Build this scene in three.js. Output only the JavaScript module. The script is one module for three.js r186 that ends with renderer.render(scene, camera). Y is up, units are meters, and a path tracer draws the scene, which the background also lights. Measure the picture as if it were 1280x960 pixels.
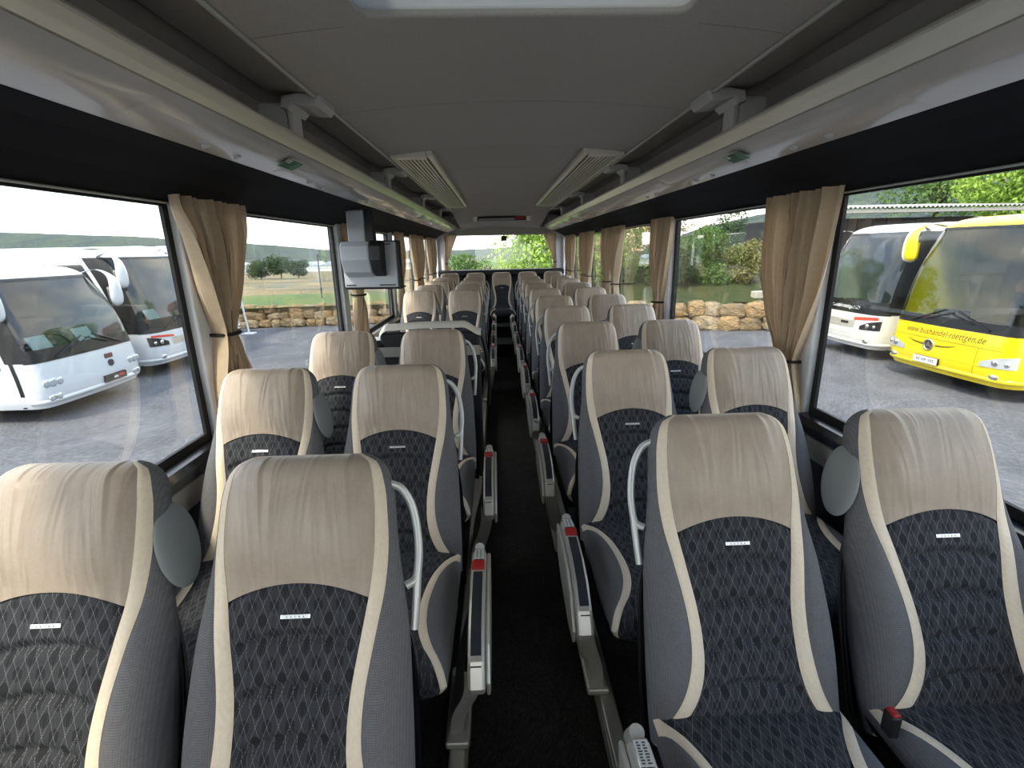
import * as THREE from 'three';
import { RoundedBoxGeometry } from 'three/addons/geometries/RoundedBoxGeometry.js';
import { mergeGeometries, toCreasedNormals } from 'three/addons/utils/BufferGeometryUtils.js';
import { ImprovedNoise } from 'three/addons/math/ImprovedNoise.js';

// ---------------------------------------------------------------- camera, sky, sun, exposure
const scene = new THREE.Scene();
const D2R = Math.PI / 180;
const camera = new THREE.PerspectiveCamera(2 * Math.atan(480 / 613) / D2R, 1280 / 960, 0.05, 1500);
camera.position.set(-0.085, 1.46, 0);
camera.rotation.set(-15.446 * D2R, -1.482 * D2R, -1.2 * D2R, 'YXZ');
const renderer = new THREE.WebGLRenderer({ antialias: true });
renderer.toneMapping = THREE.LinearToneMapping;
renderer.toneMappingExposure = 1.42;
renderer.shadowMap.enabled = true;
const perlin = new ImprovedNoise();
const fbm = (x, y, z, o = 4) => { let a = 0, f = 1, w = 0.5; for (let i = 0; i < o; i++) { a += w * perlin.noise(x * f + 7.3 * i, y * f + 3.1 * i, z * f + 1.7 * i); f *= 2.03; w *= 0.5; } return a; };
const clamp = (v, a = 0, b = 1) => Math.min(b, Math.max(a, v));
const sstep = (a, b, v) => { const t = clamp((v - a) / (b - a)); return t * t * (3 - 2 * t); };
const lerp = (a, b, t) => a + (b - a) * t;
let seedv = 12345;
const rnd = (a = 0, b = 1) => { seedv = (seedv * 1664525 + 1013904223) >>> 0; return a + (b - a) * seedv / 4294967296; };
{ // partly cloudy sky, the same all round
  const W = 1024, H = 512, d = new Float32Array(W * H * 4);
  for (let j = 0; j < H; j++) for (let i = 0; i < W; i++) {
    const th = ((j + 0.5) / H - 0.5) * Math.PI, ph = ((i + 0.5) / W - 0.5) * 2 * Math.PI;
    const y = Math.sin(th), x = Math.cos(th) * Math.cos(ph), z = Math.cos(th) * Math.sin(ph);
    const e = clamp(y), k = Math.pow(1 - e, 3.2);
    const s = 1 / (0.35 + Math.max(y, 0));
    const c = sstep(-0.18, 0.22, fbm(x * s * 1.1 + 2, y * s * 1.4 + 5, z * s * 1.1, 5));
    const w = 1.5 + 0.35 * fbm(x * 6, y * 6, z * 6, 3), o = (j * W + i) * 4;
    d[o] = lerp(lerp(0.36, 1.22, k), w * 1.02, c); d[o + 1] = lerp(lerp(0.60, 1.28, k), w, c); d[o + 2] = lerp(lerp(1.05, 1.36, k), w * 0.98, c); d[o + 3] = 1;
  }
  const t = new THREE.DataTexture(d, W, H, THREE.RGBAFormat, THREE.FloatType);
  t.mapping = THREE.EquirectangularReflectionMapping; t.magFilter = t.minFilter = THREE.LinearFilter; t.needsUpdate = true;
  scene.background = t; scene.environment = t;
  scene.backgroundIntensity = 2.3; scene.environmentIntensity = 2.3;
}
const sun = new THREE.DirectionalLight(new THREE.Color(1.0, 0.92, 0.8), 4.5);
sun.position.set(-20, 42, 26); sun.target.position.set(0, 0, 0);
sun.castShadow = true; sun.shadow.radius = 14; sun.shadow.mapSize.set(4096, 4096);
Object.assign(sun.shadow.camera, { left: -40, right: 40, top: 40, bottom: -40, near: 1, far: 140 });
scene.add(sun, sun.target);

// ---------------------------------------------------------------- helpers
const names = {};
const numbered = (n) => { const k = names[n] = (names[n] ?? -1) + 1; return k ? n + '_' + String(k).padStart(3, '0') : n; };
function tag(o, label, category, group, kind) {
  o.userData.label = label; o.userData.category = category;
  if (group) o.userData.group = group;
  if (kind) o.userData.kind = kind;
  return o;
}
function thing(name, label, category, p = [0, 0, 0], turn = 0, group, kind) {
  const o = new THREE.Group(); o.name = numbered(name); o.position.set(...p); o.rotation.y = turn; scene.add(o);
  return tag(o, label, category, group, kind);
}
function part(parent, name, geo, mat, label) {
  const m = new THREE.Mesh(geo, mat); m.name = name; parent.add(m); if (label) m.userData.label = label; return m;
}
function solo(name, geo, mat, label, category, group, kind) {
  const m = new THREE.Mesh(geo, mat); m.name = numbered(name); scene.add(m); return tag(m, label, category, group, kind);
}
const struct = (name, label, category) => thing(name, label, category, [0, 0, 0], 0, null, 'structure');
function planarUV(g, k = 1) { // uv in metres from the dominant axis
  const p = g.attributes.position, n = g.attributes.normal, uv = new Float32Array(p.count * 2);
  for (let i = 0; i < p.count; i++) {
    const ax = Math.abs(n.getX(i)), ay = Math.abs(n.getY(i)), az = Math.abs(n.getZ(i));
    const [a, b] = ay >= ax && ay >= az ? [p.getX(i), p.getZ(i)] : ax >= az ? [p.getZ(i), p.getY(i)] : [p.getX(i), p.getY(i)];
    uv[2 * i] = a * k; uv[2 * i + 1] = b * k;
  }
  g.setAttribute('uv', new THREE.BufferAttribute(uv, 2)); return g;
}
function box(x0, x1, y0, y1, z0, z1, r = 0) { // from extents
  const w = Math.abs(x1 - x0), h = Math.abs(y1 - y0), d = Math.abs(z1 - z0);
  const g = r ? new RoundedBoxGeometry(w, h, d, 2, Math.min(r, w / 2.01, h / 2.01, d / 2.01)) : new THREE.BoxGeometry(w, h, d);
  g.translate((x0 + x1) / 2, (y0 + y1) / 2, (z0 + z1) / 2);
  return planarUV(g);
}
function grid(nu, nv, fn, uvf, flip) { // fn(u, v) -> [x, y, z]
  const P = [], U = [], I = [];
  for (let j = 0; j <= nv; j++) for (let i = 0; i <= nu; i++) {
    const p = fn(i / nu, j / nv); P.push(p[0], p[1], p[2]);
    const q = uvf ? uvf(i / nu, j / nv, p) : [i / nu, j / nv]; U.push(q[0], q[1]);
  }
  for (let j = 0; j < nv; j++) for (let i = 0; i < nu; i++) {
    const a = j * (nu + 1) + i, b = a + 1, c = a + nu + 1, d = c + 1;
    if (flip) I.push(a, d, b, a, c, d); else I.push(a, b, d, a, d, c);
  }
  const g = new THREE.BufferGeometry();
  g.setAttribute('position', new THREE.Float32BufferAttribute(P, 3)); g.setAttribute('uv', new THREE.Float32BufferAttribute(U, 2));
  g.setIndex(I); g.computeVertexNormals(); return g;
}
function extrudeZ(pts, z0, z1, bevel = 0) { // closed xy outline pulled along z
  const s = new THREE.Shape(pts.map((p) => new THREE.Vector2(p[0], p[1])));
  const a = Math.min(z0, z1), d = Math.abs(z1 - z0);
  const g = new THREE.ExtrudeGeometry(s, { depth: d - 2 * bevel, bevelEnabled: bevel > 0, bevelThickness: bevel, bevelSize: bevel, bevelOffset: -bevel, bevelSegments: 2, curveSegments: 10 });
  g.translate(0, 0, a + bevel); return planarUV(g);
}
function extrudeX(pts, x0, x1, bevel = 0) { // closed (z, y) outline pulled along x
  const g = extrudeZ(pts, 0, Math.abs(x1 - x0), bevel);
  const p = g.attributes.position;
  const m = new THREE.Matrix4().makeRotationY(-Math.PI / 2); // (z,y,depth) -> x=-depth, z = first
  g.applyMatrix4(m); g.translate(Math.max(x0, x1), 0, 0); return planarUV(g);
}
function tube(pts, r, n = 24, rs = 8, closed = false) {
  return new THREE.TubeGeometry(new THREE.CatmullRomCurve3(pts.map((p) => new THREE.Vector3(...p)), closed), n, r, rs, closed);
}
function bar(a, b, r, seg = 8) { const c = new THREE.LineCurve3(new THREE.Vector3(...a), new THREE.Vector3(...b)); return new THREE.TubeGeometry(c, 1, r, seg); }
const merge = (...g) => mergeGeometries(g.flat().map((q) => { const h = q.index ? q.toNonIndexed() : q; for (const k of Object.keys(h.attributes)) if (!['position', 'normal', 'uv'].includes(k)) h.deleteAttribute(k); return h; }));
function table(rows) { // smooth curve through [s, value] rows
  return (s) => {
    const n = rows.length; if (s <= rows[0][0]) return rows[0][1]; if (s >= rows[n - 1][0]) return rows[n - 1][1];
    let i = 0; while (s > rows[i + 1][0]) i++;
    const [x0, y0] = rows[i], [x1, y1] = rows[i + 1], h = x1 - x0, t = (s - x0) / h;
    const m0 = i > 0 ? (y1 - rows[i - 1][1]) / (x1 - rows[i - 1][0]) : (y1 - y0) / h, m1 = i + 2 < n ? (rows[i + 2][1] - y0) / (rows[i + 2][0] - x0) : (y1 - y0) / h;
    const t2 = t * t, t3 = t2 * t;
    return (2 * t3 - 3 * t2 + 1) * y0 + (t3 - 2 * t2 + t) * h * m0 + (-2 * t3 + 3 * t2) * y1 + (t3 - t2) * h * m1;
  };
}
// ---------------------------------------------------------------- textures and materials
function dataTex(N, fn, srgb, rep = 1) { // fn(x, y in 0..1) -> [r, g, b] 0..1
  const d = new Uint8Array(N * N * 4);
  for (let j = 0; j < N; j++) for (let i = 0; i < N; i++) { const c = fn(i / N, j / N), o = (j * N + i) * 4; for (let k = 0; k < 3; k++) d[o + k] = clamp(c[k]) * 255; d[o + 3] = 255; }
  const t = new THREE.DataTexture(d, N, N); t.wrapS = t.wrapT = THREE.RepeatWrapping; t.magFilter = THREE.LinearFilter; t.minFilter = THREE.LinearMipmapLinearFilter; t.generateMipmaps = true;
  if (srgb) t.colorSpace = THREE.SRGBColorSpace; t.repeat.set(rep, rep); t.needsUpdate = true; return t;
}
const tn = (x, y, f, o, s = 0) => { // tiling noise
  const a = x * 2 * Math.PI, b = y * 2 * Math.PI, r = f / (2 * Math.PI);
  return fbm(Math.cos(a) * r + s, Math.sin(a) * r + Math.cos(b) * r * 0.7, Math.sin(b) * r + s * 0.3, o);
};
const g3 = (v) => [v, v, v];
function canvasTex(w, h, draw) {
  const c = document.createElement('canvas'); c.width = w; c.height = h; draw(c.getContext('2d'), w, h);
  const t = new THREE.CanvasTexture(c); t.colorSpace = THREE.SRGBColorSpace; t.wrapS = t.wrapT = THREE.RepeatWrapping; t.magFilter = THREE.LinearFilter; return t;
}
const std = (color, roughness = 0.7, o = {}) => new THREE.MeshStandardMaterial({ color, roughness, side: THREE.DoubleSide, ...o });
const phy = (color, roughness = 0.5, o = {}) => new THREE.MeshPhysicalMaterial({ color, roughness, side: THREE.DoubleSide, ...o });

const fabricTex = canvasTex(512, 640, (c, w, h) => { // criss-cross stitched motif
  c.fillStyle = '#2f3136'; c.fillRect(0, 0, w, h);
  for (let i = 0; i < 9000; i++) { const v = 36 + rnd(0, 34) | 0; c.fillStyle = `rgba(${v},${v + 2},${v + 9},.35)`; c.fillRect(rnd(0, w), rnd(0, h), 2, 7); }
  const cx = w / 4, cy = h / 2;
  c.fillStyle = '#181a1f';
  for (let i = -1; i <= 4; i++) for (let j = -1; j <= 4; j++) for (const [ox, oy, s] of [[0.5, 0.25, 1], [0, 0.5, 1], [0.5, 0.75, 1], [0, 0, 1]]) {
    const x = (i + ox) * cx, y = (j + oy) * cy; c.beginPath();
    for (let k = 0; k < 6; k++) { const a = k * Math.PI / 3; c.lineTo(x + Math.sin(a) * 30 * s, y + Math.cos(a) * 42 * s); } c.closePath(); c.fill();
  }
  c.lineWidth = 3.6; c.strokeStyle = 'rgba(145,146,150,.6)'; c.setLineDash([9, 3]);
  const L = (x0, y0, x1, y1) => { c.beginPath(); c.moveTo(x0, y0); c.lineTo(x1, y1); c.stroke(); };
  for (let i = -4; i <= 8; i++) for (let j = -2; j <= 3; j++) {
    const x = i * cx, y = j * cy;
    L(x, y, x + cx, y + cy); L(x + cx, y, x, y + cy);
    L(x + cx / 2, y, x + cx, y + cy * 0.5); L(x + cx / 2, y, x, y + cy * 0.5);
    L(x, y + cy / 2, x + cx / 2, y + cy); L(x + cx, y + cy / 2, x + cx / 2, y + cy);
  }
  c.lineWidth = 2.4; c.strokeStyle = 'rgba(130,132,138,.45)';
  for (let i = -4; i <= 8; i++) for (let j = -2; j <= 3; j++) { const x = i * cx, y = j * cy; L(x, y, x + cx / 2, y + cy); L(x + cx, y, x + cx / 2, y + cy); }
});
fabricTex.repeat.set(1 / 0.165, 1 / 0.2);
const weaveBump = dataTex(256, (x, y) => g3(0.5 + 0.25 * Math.sin(x * 2 * Math.PI * 42) * Math.sin(y * 2 * Math.PI * 42) + 0.3 * tn(x, y, 40, 2)), false);
weaveBump.repeat.set(10, 10);
const weaveTex = dataTex(256, (x, y) => { const v = 0.40 + 0.05 * tn(x, y, 30, 3) + 0.03 * Math.sin(y * 2 * Math.PI * 40) + 0.02 * Math.sin(x * 2 * Math.PI * 40); return [v, v, v * 1.025]; }, true);
weaveTex.repeat.set(6, 6);
const leatherBump = dataTex(512, (x, y) => g3(0.5 + 0.8 * tn(x, y, 8, 2) * clamp(0.45 + 1.6 * tn(x, y, 3, 2, 4)) + 0.006 * tn(x, y, 150, 2)), false);
leatherBump.repeat.set(6, 1.1);
const leatherTex = dataTex(256, (x, y) => { const n = tn(x, y, 6, 4) * 0.05 + tn(x, y, 60, 2) * 0.03; return [0.70 + n, 0.637 + n, 0.57 + n]; }, true);
leatherTex.repeat.set(3, 3);
const creamTex = dataTex(128, (x, y) => { const n = tn(x, y, 20, 3) * 0.05; return [0.91 + n, 0.85 + n, 0.755 + n]; }, true);
creamTex.repeat.set(8, 8);
const carpetTex = dataTex(512, (x, y) => { const n = tn(x, y, 120, 3) * 0.18 + tn(x, y, 8, 3) * 0.05; return [0.16 + n, 0.157 + n, 0.155 + n]; }, true);
const carpetBump = dataTex(256, (x, y) => g3(0.5 + tn(x, y, 80, 2)), false); carpetBump.repeat.set(4, 4);
const liningTex = dataTex(256, (x, y) => { const n = tn(x, y, 70, 3) * 0.06; return [0.74 + n, 0.72 + n, 0.685 + n]; }, true); liningTex.repeat.set(3, 3);
const liningBump = dataTex(256, (x, y) => g3(0.5 + tn(x, y, 90, 2)), false); liningBump.repeat.set(8, 8);
const navyTex = dataTex(128, (x, y) => { const n = tn(x, y, 50, 3) * 0.05; return [0.05 + n, 0.055 + n, 0.09 + n]; }, true); navyTex.repeat.set(6, 6);
const asphaltTex = dataTex(1024, (x, y) => { const n = tn(x, y, 120, 3) * 0.16 + tn(x, y, 9, 4) * 0.09; return [0.36 + n, 0.365 + n, 0.385 + n]; }, true); asphaltTex.repeat.set(0.16, 0.16);
const curtainTex = dataTex(256, (x, y) => { const n = 0.03 * Math.sin(x * 2 * Math.PI * 64) + 0.03 * Math.sin(y * 2 * Math.PI * 64) + 0.05 * tn(x, y, 8, 3); return [0.86 + n, 0.775 + n, 0.655 + n]; }, true); curtainTex.repeat.set(6, 6);
const grassTex = dataTex(512, (x, y) => { const n = tn(x, y, 60, 4) * 0.25, m = tn(x, y, 6, 3) * 0.2; return [0.33 + n + m, 0.41 + n + m * 0.4, 0.19 + n * 0.6]; }, true); grassTex.repeat.set(0.25, 0.25);
const fieldTex = dataTex(512, (x, y) => { const n = tn(x, y, 50, 4) * 0.25, m = tn(x, y, 5, 3) * 0.2; return [0.46 + n + m, 0.42 + n + m * 0.5, 0.30 + n * 0.7]; }, true); fieldTex.repeat.set(0.08, 0.08);
const stoneTex = dataTex(512, (x, y) => { const n = tn(x, y, 12, 5) * 0.3, m = tn(x, y, 4, 2, 3) * 0.22; return [0.63 + n + m, 0.565 + n + m * 0.6, 0.45 + n]; }, true); stoneTex.repeat.set(1.3, 1.3);
const stoneBump = dataTex(256, (x, y) => g3(0.5 + tn(x, y, 14, 5)), false); stoneBump.repeat.set(2, 2);
const hillTex = dataTex(512, (x, y) => { const n = tn(x, y, 40, 4) * 0.3, m = tn(x, y, 6, 3) * 0.16; return [0.22 + n * 0.6 + m * 0.7, 0.275 + n * 0.7 + m * 0.7, 0.24 + n * 0.5]; }, true); hillTex.repeat.set(0.02, 0.02);
const rustTex = dataTex(256, (x, y) => { const n = tn(x, y, 16, 4) * 0.25; return [0.5 + n, 0.46 + n, 0.42 + n]; }, true);

const M = {
  leather: phy(0xffffff, 0.42, { map: leatherTex, bumpMap: leatherBump, bumpScale: 0.016, sheen: 0.2, sheenRoughness: 0.5 }),
  cream: std(0xffffff, 0.55, { map: creamTex, bumpMap: weaveBump, bumpScale: 0.0004 }),
  fabric: phy(0xffffff, 0.85, { map: fabricTex, bumpMap: weaveBump, bumpScale: 0.0006, sheen: 0.12, sheenRoughness: 0.5, sheenColor: new THREE.Color(0.3, 0.31, 0.34) }),
  bolster: phy(0xffffff, 0.8, { map: weaveTex, bumpMap: weaveBump, bumpScale: 0.0006, sheen: 0.12, sheenRoughness: 0.5, sheenColor: new THREE.Color(0.25, 0.25, 0.27) }),
  shell: std(0x3b3d40, 0.55), darkPlastic: std(0x17181b, 0.5), pad: std(0x84898a, 0.5),
  silver: std(0xcac7bf, 0.34, { metalness: 0.5 }), chrome: std(0xe0e0e0, 0.18, { metalness: 1 }), handle: std(0xc6c8c4, 0.32, { metalness: 0.35 }),
  inset: std(0x2a2e34, 0.35), red: std(0xa81d1a, 0.4), display: std(0x9fa3a0, 0.3),
  carpet: std(0xffffff, 1, { map: carpetTex, bumpMap: carpetBump, bumpScale: 0.003 }),
  lining: std(0xffffff, 0.9, { map: liningTex, bumpMap: liningBump, bumpScale: 0.0008 }),
  rackGloss: phy(0xdcdad6, 0.3, { metalness: 0.15, clearcoat: 0.7, clearcoatRoughness: 0.12 }),
  rackLip: phy(0xeee9dc, 0.3, { metalness: 0.2, clearcoat: 0.5, clearcoatRoughness: 0.2 }),
  navy: std(0xffffff, 0.95, { map: navyTex }),
  bracket: std(0xcfcdc8, 0.5), trimPale: std(0xe2e4e8, 0.5), black: std(0x0c0d0f, 0.45), gasket: std(0x101113, 0.6),
  wallDark: std(0x26282c, 0.7), sill: phy(0x1c1f24, 0.25, { clearcoat: 0.5, clearcoatRoughness: 0.15 }), outer: phy(0xd9dde0, 0.3),
  curtain: phy(0xffffff, 0.95, { map: curtainTex, transmission: 0.22, thickness: 0 }),
  tie: std(0x2a211f, 0.8),
  glass: phy(0xeeeeea, 0.02, { transmission: 1, thickness: 0, ior: 1.5 }),
  frosted: phy(0xb6baba, 0.6, { transmission: 0.62, thickness: 0 }),
  asphalt: std(0xffffff, 0.9, { map: asphaltTex }), grass: std(0xffffff, 1, { map: grassTex }), field: std(0xffffff, 1, { map: fieldTex }), bank: std(0xa39a80, 1, { map: grassTex }), hill: std(0xffffff, 1, { map: hillTex }),
  stones: [0xffffff, 0xf2e4cc, 0xd9d2c4, 0xfff0d8].map((c) => std(c, 0.9, { map: stoneTex, bumpMap: stoneBump, bumpScale: 0.05 })),
  bark: std(0x4a3d31, 0.95), monitorBack: std(0xb4b9bf, 0.5),
};

// ---------------------------------------------------------------- the coach body around us (structure)
const ZF = 2.9, ZR = -9.7, XW = 1.2, WT = 1.635, WB = 0.775; // front, rear, inner wall, window top and bottom
const pillars = { 1: [-1.925, -3.66, -5.36, -6.92, -8.45], [-1]: [-1.83, -3.6, -5.36, -6.92, -8.45] };
{
  const fl = struct('floor', 'black carpeted coach floor with a sunken aisle', 'floor');
  part(fl, 'aisle_carpet', box(-0.225, 0.225, -0.16, -0.1, -7.2, ZF), M.carpet, 'black aisle carpet');
  for (const s of [-1, 1]) part(fl, 'seat_platform', s > 0 ? box(0.225, XW + 0.05, -0.16, 0, ZR, ZF) : merge(box(-XW - 0.05, -0.225, -0.16, 0, -3.12, ZF), box(-XW - 0.05, -0.225, -0.16, 0, ZR, -4.3)), M.carpet);
  part(fl, 'stairwell', merge(box(-XW, -0.225, -0.75, -0.7, -4.3, -3.12), box(-0.235, -0.225, -0.7, 0, -4.3, -3.12), box(-XW, -0.225, -0.7, 0, -3.13, -3.12), box(-XW, -0.225, -0.7, 0, -4.3, -4.29), box(-0.6, -0.235, -0.7, -0.35, -4.29, -3.13), box(-XW - 0.05, -XW, -0.75, 0, -4.3, -3.12)), M.carpet);
  part(fl, 'step', box(-0.225, 0.225, -0.16, 0.09, -7.75, -7.2), M.carpet);
  part(fl, 'step', box(-0.225, 0.225, -0.16, 0.27, ZR, -7.75), M.carpet);
  for (const z of [-7.2, -7.75]) part(fl, 'step_edge', box(-0.225, 0.225, z > -7.5 ? 0.075 : 0.255, z > -7.5 ? 0.095 : 0.275, z, z + 0.012, 0.004), M.shell);
  part(fl, 'underbody', box(-XW - 0.06, XW + 0.06, -0.9, -0.76, ZR, ZF), M.darkPlastic);

  for (const s of [-1, 1]) {
    const side = s < 0 ? 'left' : 'right', w = struct('wall_' + side, 'dark lower side panel of the coach below the ' + (s < 0 ? 'windows facing the white coaches' : 'windows facing the yellow coach'), 'wall');
    part(w, 'lower_panel', box(s * XW, s * (XW + 0.06), -0.8, WB - 0.02, ZR, ZF), M.wallDark);
    part(w, 'upper_panel', box(s * (XW + 0.012), s * (XW + 0.06), WT, 2.2, ZR, ZF), M.wallDark);
    const zs = [ZF, ...pillars[s], ZR + 0.25];
    for (const z of [ZF - 0.1, ...pillars[s], ZR + 0.15]) part(w, 'pillar_cover', box(s * (XW - 0.02), s * (XW + 0.02), WB - 0.02, WT + 0.02, z - 0.11, z + 0.01, 0.012), M.trimPale, 'pale window pillar cover');
    for (const z of [ZF - 0.1, ...pillars[s], ZR + 0.15]) part(w, 'outer_post', box(s * (XW + 0.021), s * (XW + 0.06), WB - 0.02, WT + 0.02, z - 0.105, z - 0.03), M.gasket);
    part(w, 'window_ledge', extrudeZ([[s * (XW + 0.005), WB], [s * (XW - 0.035), WB - 0.006], [s * (XW - 0.05), WB - 0.03], [s * (XW - 0.05), WB - 0.06], [s * (XW + 0.005), WB - 0.06]], ZR + 0.2, ZF - 0.05), M.sill, 'glossy black window ledge');
    part(w, 'heater_duct', extrudeZ([[s * XW, WB - 0.07], [s * (XW - 0.03), WB - 0.08], [s * (XW - 0.035), WB - 0.16], [s * XW, WB - 0.17]], ZR + 0.2, ZF - 0.05), M.silver, 'slim silver heater duct');
    for (let i = 0; i + 1 < zs.length; i++) {
      const z1 = zs[i] - (i ? 0.11 : 0.2), z0 = zs[i + 1] + 0.01;
      const win = struct('window_' + (i + 1 + (s > 0 ? 0 : 6)), 'large side window pane with a black gasket, facing the ' + (s < 0 ? 'white coaches' : 'yellow coach') + ', number ' + (i + 1) + ' from the front', 'window');
      part(win, 'pane', box(s * (XW + 0.022), s * (XW + 0.027), WB - 0.01, WT + 0.01, z0, z1), M.glass, 'clear lightly tinted glass');
      const g = 0.028;
      part(win, 'gasket', merge(box(s * (XW + 0.008), s * (XW + 0.021), WB - 0.01, WT + 0.01, z1 - g, z1), box(s * (XW + 0.008), s * (XW + 0.021), WB - 0.01, WT + 0.01, z0, z0 + g), box(s * (XW + 0.008), s * (XW + 0.021), WB - 0.01, WB + g, z0 + g, z1 - g), box(s * (XW + 0.008), s * (XW + 0.021), WT - 0.012, WT + 0.01, z0 + g, z1 - g)), M.gasket, 'black gasket');
    }
  }
  // rear wall with its window
  const wr = struct('wall_rear', 'rear wall of the coach with dark ledge under the rear window', 'wall');
  part(wr, 'lower_panel', box(-XW, XW, -0.2, 1.05, ZR, ZR + 0.08), M.wallDark);
  part(wr, 'rear_ledge', box(-XW + 0.02, XW - 0.02, 0.98, 1.085, ZR + 0.08, ZR + 0.32, 0.02), M.darkPlastic);
  part(wr, 'header', box(-XW - 0.05, XW + 0.05, 1.72, 2.2, ZR, ZR + 0.07), M.lining);
  for (const s of [-1, 1]) part(wr, 'corner_post', box(s * 1.0, s * (XW + 0.05), 1.0, 1.75, ZR, ZR + 0.08), M.trimPale);
  const w13 = struct('window_13', 'rear window looking onto a leafy tree', 'window');
  part(w13, 'pane', box(-1.02, 1.02, 1.04, 1.74, ZR + 0.02, ZR + 0.025), M.glass);
  part(w13, 'gasket', merge(box(-1.0, 1.0, 1.05, 1.085, ZR + 0.026, ZR + 0.05), box(-1.0, 1.0, 1.705, 1.73, ZR + 0.026, ZR + 0.05)), M.gasket);
  // front end behind the viewer
  const wf = struct('wall_front', 'front bulkhead of the coach under the windscreen', 'wall');
  part(wf, 'lower_panel', box(-XW - 0.05, XW + 0.05, -0.8, 0.5, ZF, ZF + 0.06), M.wallDark);
  part(wf, 'header', box(-XW - 0.05, XW + 0.05, 2.05, 2.2, ZF, ZF + 0.06), M.lining);
  const w14 = struct('window_14', 'panoramic windscreen at the front of the coach', 'window');
  part(w14, 'pane', box(-XW, XW, 0.49, 2.06, ZF + 0.02, ZF + 0.025), M.glass);

  // ceiling: arched panels with seams, a hatch opening near the front
  const ce = struct('ceiling', 'grey felt coach ceiling of arched panels with cross seams', 'ceiling');
  const HX = 0.43, HZ0 = -1.46, HZ1 = -0.66;
  const cy = (x, z) => 2.03 - 0.042 * Math.pow(Math.abs(x) / 0.7, 2.2) - 0.16 * sstep(-7.0, -9.3, z) * 1;
  const panel = (x0, x1, z0, z1) => merge(
    grid(24, 8, (u, v) => { const x = lerp(x0, x1, u), z = lerp(z0, z1, v); return [x, cy(x, z), z]; }, (u, v, p) => [p[0], p[2]]),
    grid(24, 8, (u, v) => { const x = lerp(x0, x1, u), z = lerp(z0, z1, v); return [x, cy(x, z) + 0.02, z]; }, (u, v, p) => [p[0], p[2]], true),
    grid(24, 1, (u, v) => { const x = lerp(x0, x1, u); return [x, cy(x, z0) + 0.02 * v, z0]; }), grid(24, 1, (u, v) => { const x = lerp(x0, x1, u); return [x, cy(x, z1) + 0.02 * v, z1]; }));
  const seams = [-1.46, -2.2, -3.1, -3.85, -4.65, -5.5, -6.5, -7.4, -9.35];
  for (let i = 0; i + 1 < seams.length; i++) part(ce, 'panel', panel(-0.7, 0.7, seams[i + 1] + 0.003, seams[i] - 0.003), M.lining);
  part(ce, 'panel', panel(-0.7, 0.7, HZ1, 1.0), M.lining); part(ce, 'panel', panel(-0.7, 0.7, 1.003, ZF), M.lining);
  for (const s of [-1, 1]) part(ce, 'panel', panel(Math.min(s * HX, s * 0.7), Math.max(s * HX, s * 0.7), HZ0, HZ1 - 0.003), M.lining);
  for (const s of [-1, 1]) {
    part(ce, 'rack_lining', extrudeZ([[0.71, 1.995], [0.885, 2.02], [0.885, 2.035], [0.71, 2.01]].map(([x, y]) => [s * x, y]), -9.35, ZF), M.lining);
    const c = [[0.905, 2.045], [1.0, 2.035], [1.09, 1.98], [1.14, 1.9], [1.165, 1.8]];
    part(ce, 'rack_lining', merge(...c.slice(0, -1).map((a, i) => extrudeZ([[s * a[0], a[1]], [s * c[i + 1][0], c[i + 1][1]], [s * (c[i + 1][0] + 0.01), c[i + 1][1] + 0.01], [s * (a[0] + 0.01), a[1] + 0.01]], -9.35, ZF))), M.lining);
    part(ce, 'edge_rod', bar([s * 0.703, 1.984, -9.0], [s * 0.703, 1.984, ZF - 0.1], 0.0075), M.handle, 'thin pale rod along the ceiling edge');
  }
  part(ce, 'roof_skin', merge(box(-1.26, 1.26, 2.14, 2.2, ZR, HZ0 + 0.03), box(-1.26, 1.26, 2.14, 2.2, HZ1 - 0.03, ZF + 0.06), box(-1.26, -HX + 0.03, 2.14, 2.2, HZ0 + 0.03, HZ1 - 0.03), box(HX - 0.03, 1.26, 2.14, 2.2, HZ0 + 0.03, HZ1 - 0.03)), M.outer);
  // rear end of the ceiling: header band and lamp slot
  const slot = thing('rear_ceiling_locker', 'shallow ceiling slot with pale end caps above the rear bench', 'ceiling slot', [0.02, 1.885, -8.1]);
  part(slot, 'recess', box(-0.38, 0.38, 0, 0.07, -0.02, 0.02, 0.005), M.darkPlastic); part(slot, 'strip', box(-0.36, 0.2, 0.005, 0.035, 0.02, 0.026), M.display);
  part(slot, 'red_tag', box(0.21, 0.36, 0.015, 0.06, 0.02, 0.026), M.red);
  for (const s of [-1, 1]) part(slot, 'end_cap', box(s * 0.385, s * 0.45, -0.01, 0.08, -0.04, 0.04, 0.01), M.rackLip);
  // hatch
  const h = thing('roof_hatch', 'roof hatch with rounded grey frame and frosted bright panel', 'roof hatch', [0, 0, 0]);
  const rr = (x, z0, z1, r) => { const s = new THREE.Shape(); s.moveTo(-x + r, z0); s.lineTo(x - r, z0); s.quadraticCurveTo(x, z0, x, z0 + r); s.lineTo(x, z1 - r); s.quadraticCurveTo(x, z1, x - r, z1); s.lineTo(-x + r, z1); s.quadraticCurveTo(-x, z1, -x, z1 - r); s.lineTo(-x, z0 + r); s.quadraticCurveTo(-x, z0, -x + r, z0); return s; };
  const fs = rr(0.475, -1.505, -0.62, 0.1); fs.holes.push(rr(0.405, -1.41, -0.7, 0.04));
  const fg = new THREE.ExtrudeGeometry(fs, { depth: 0.012, bevelEnabled: true, bevelSize: 0.008, bevelThickness: 0.008, bevelOffset: -0.008, bevelSegments: 3 });
  fg.applyMatrix4(new THREE.Matrix4().makeRotationX(Math.PI / 2)); fg.translate(0, 2.033, 0); planarUV(fg);
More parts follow.
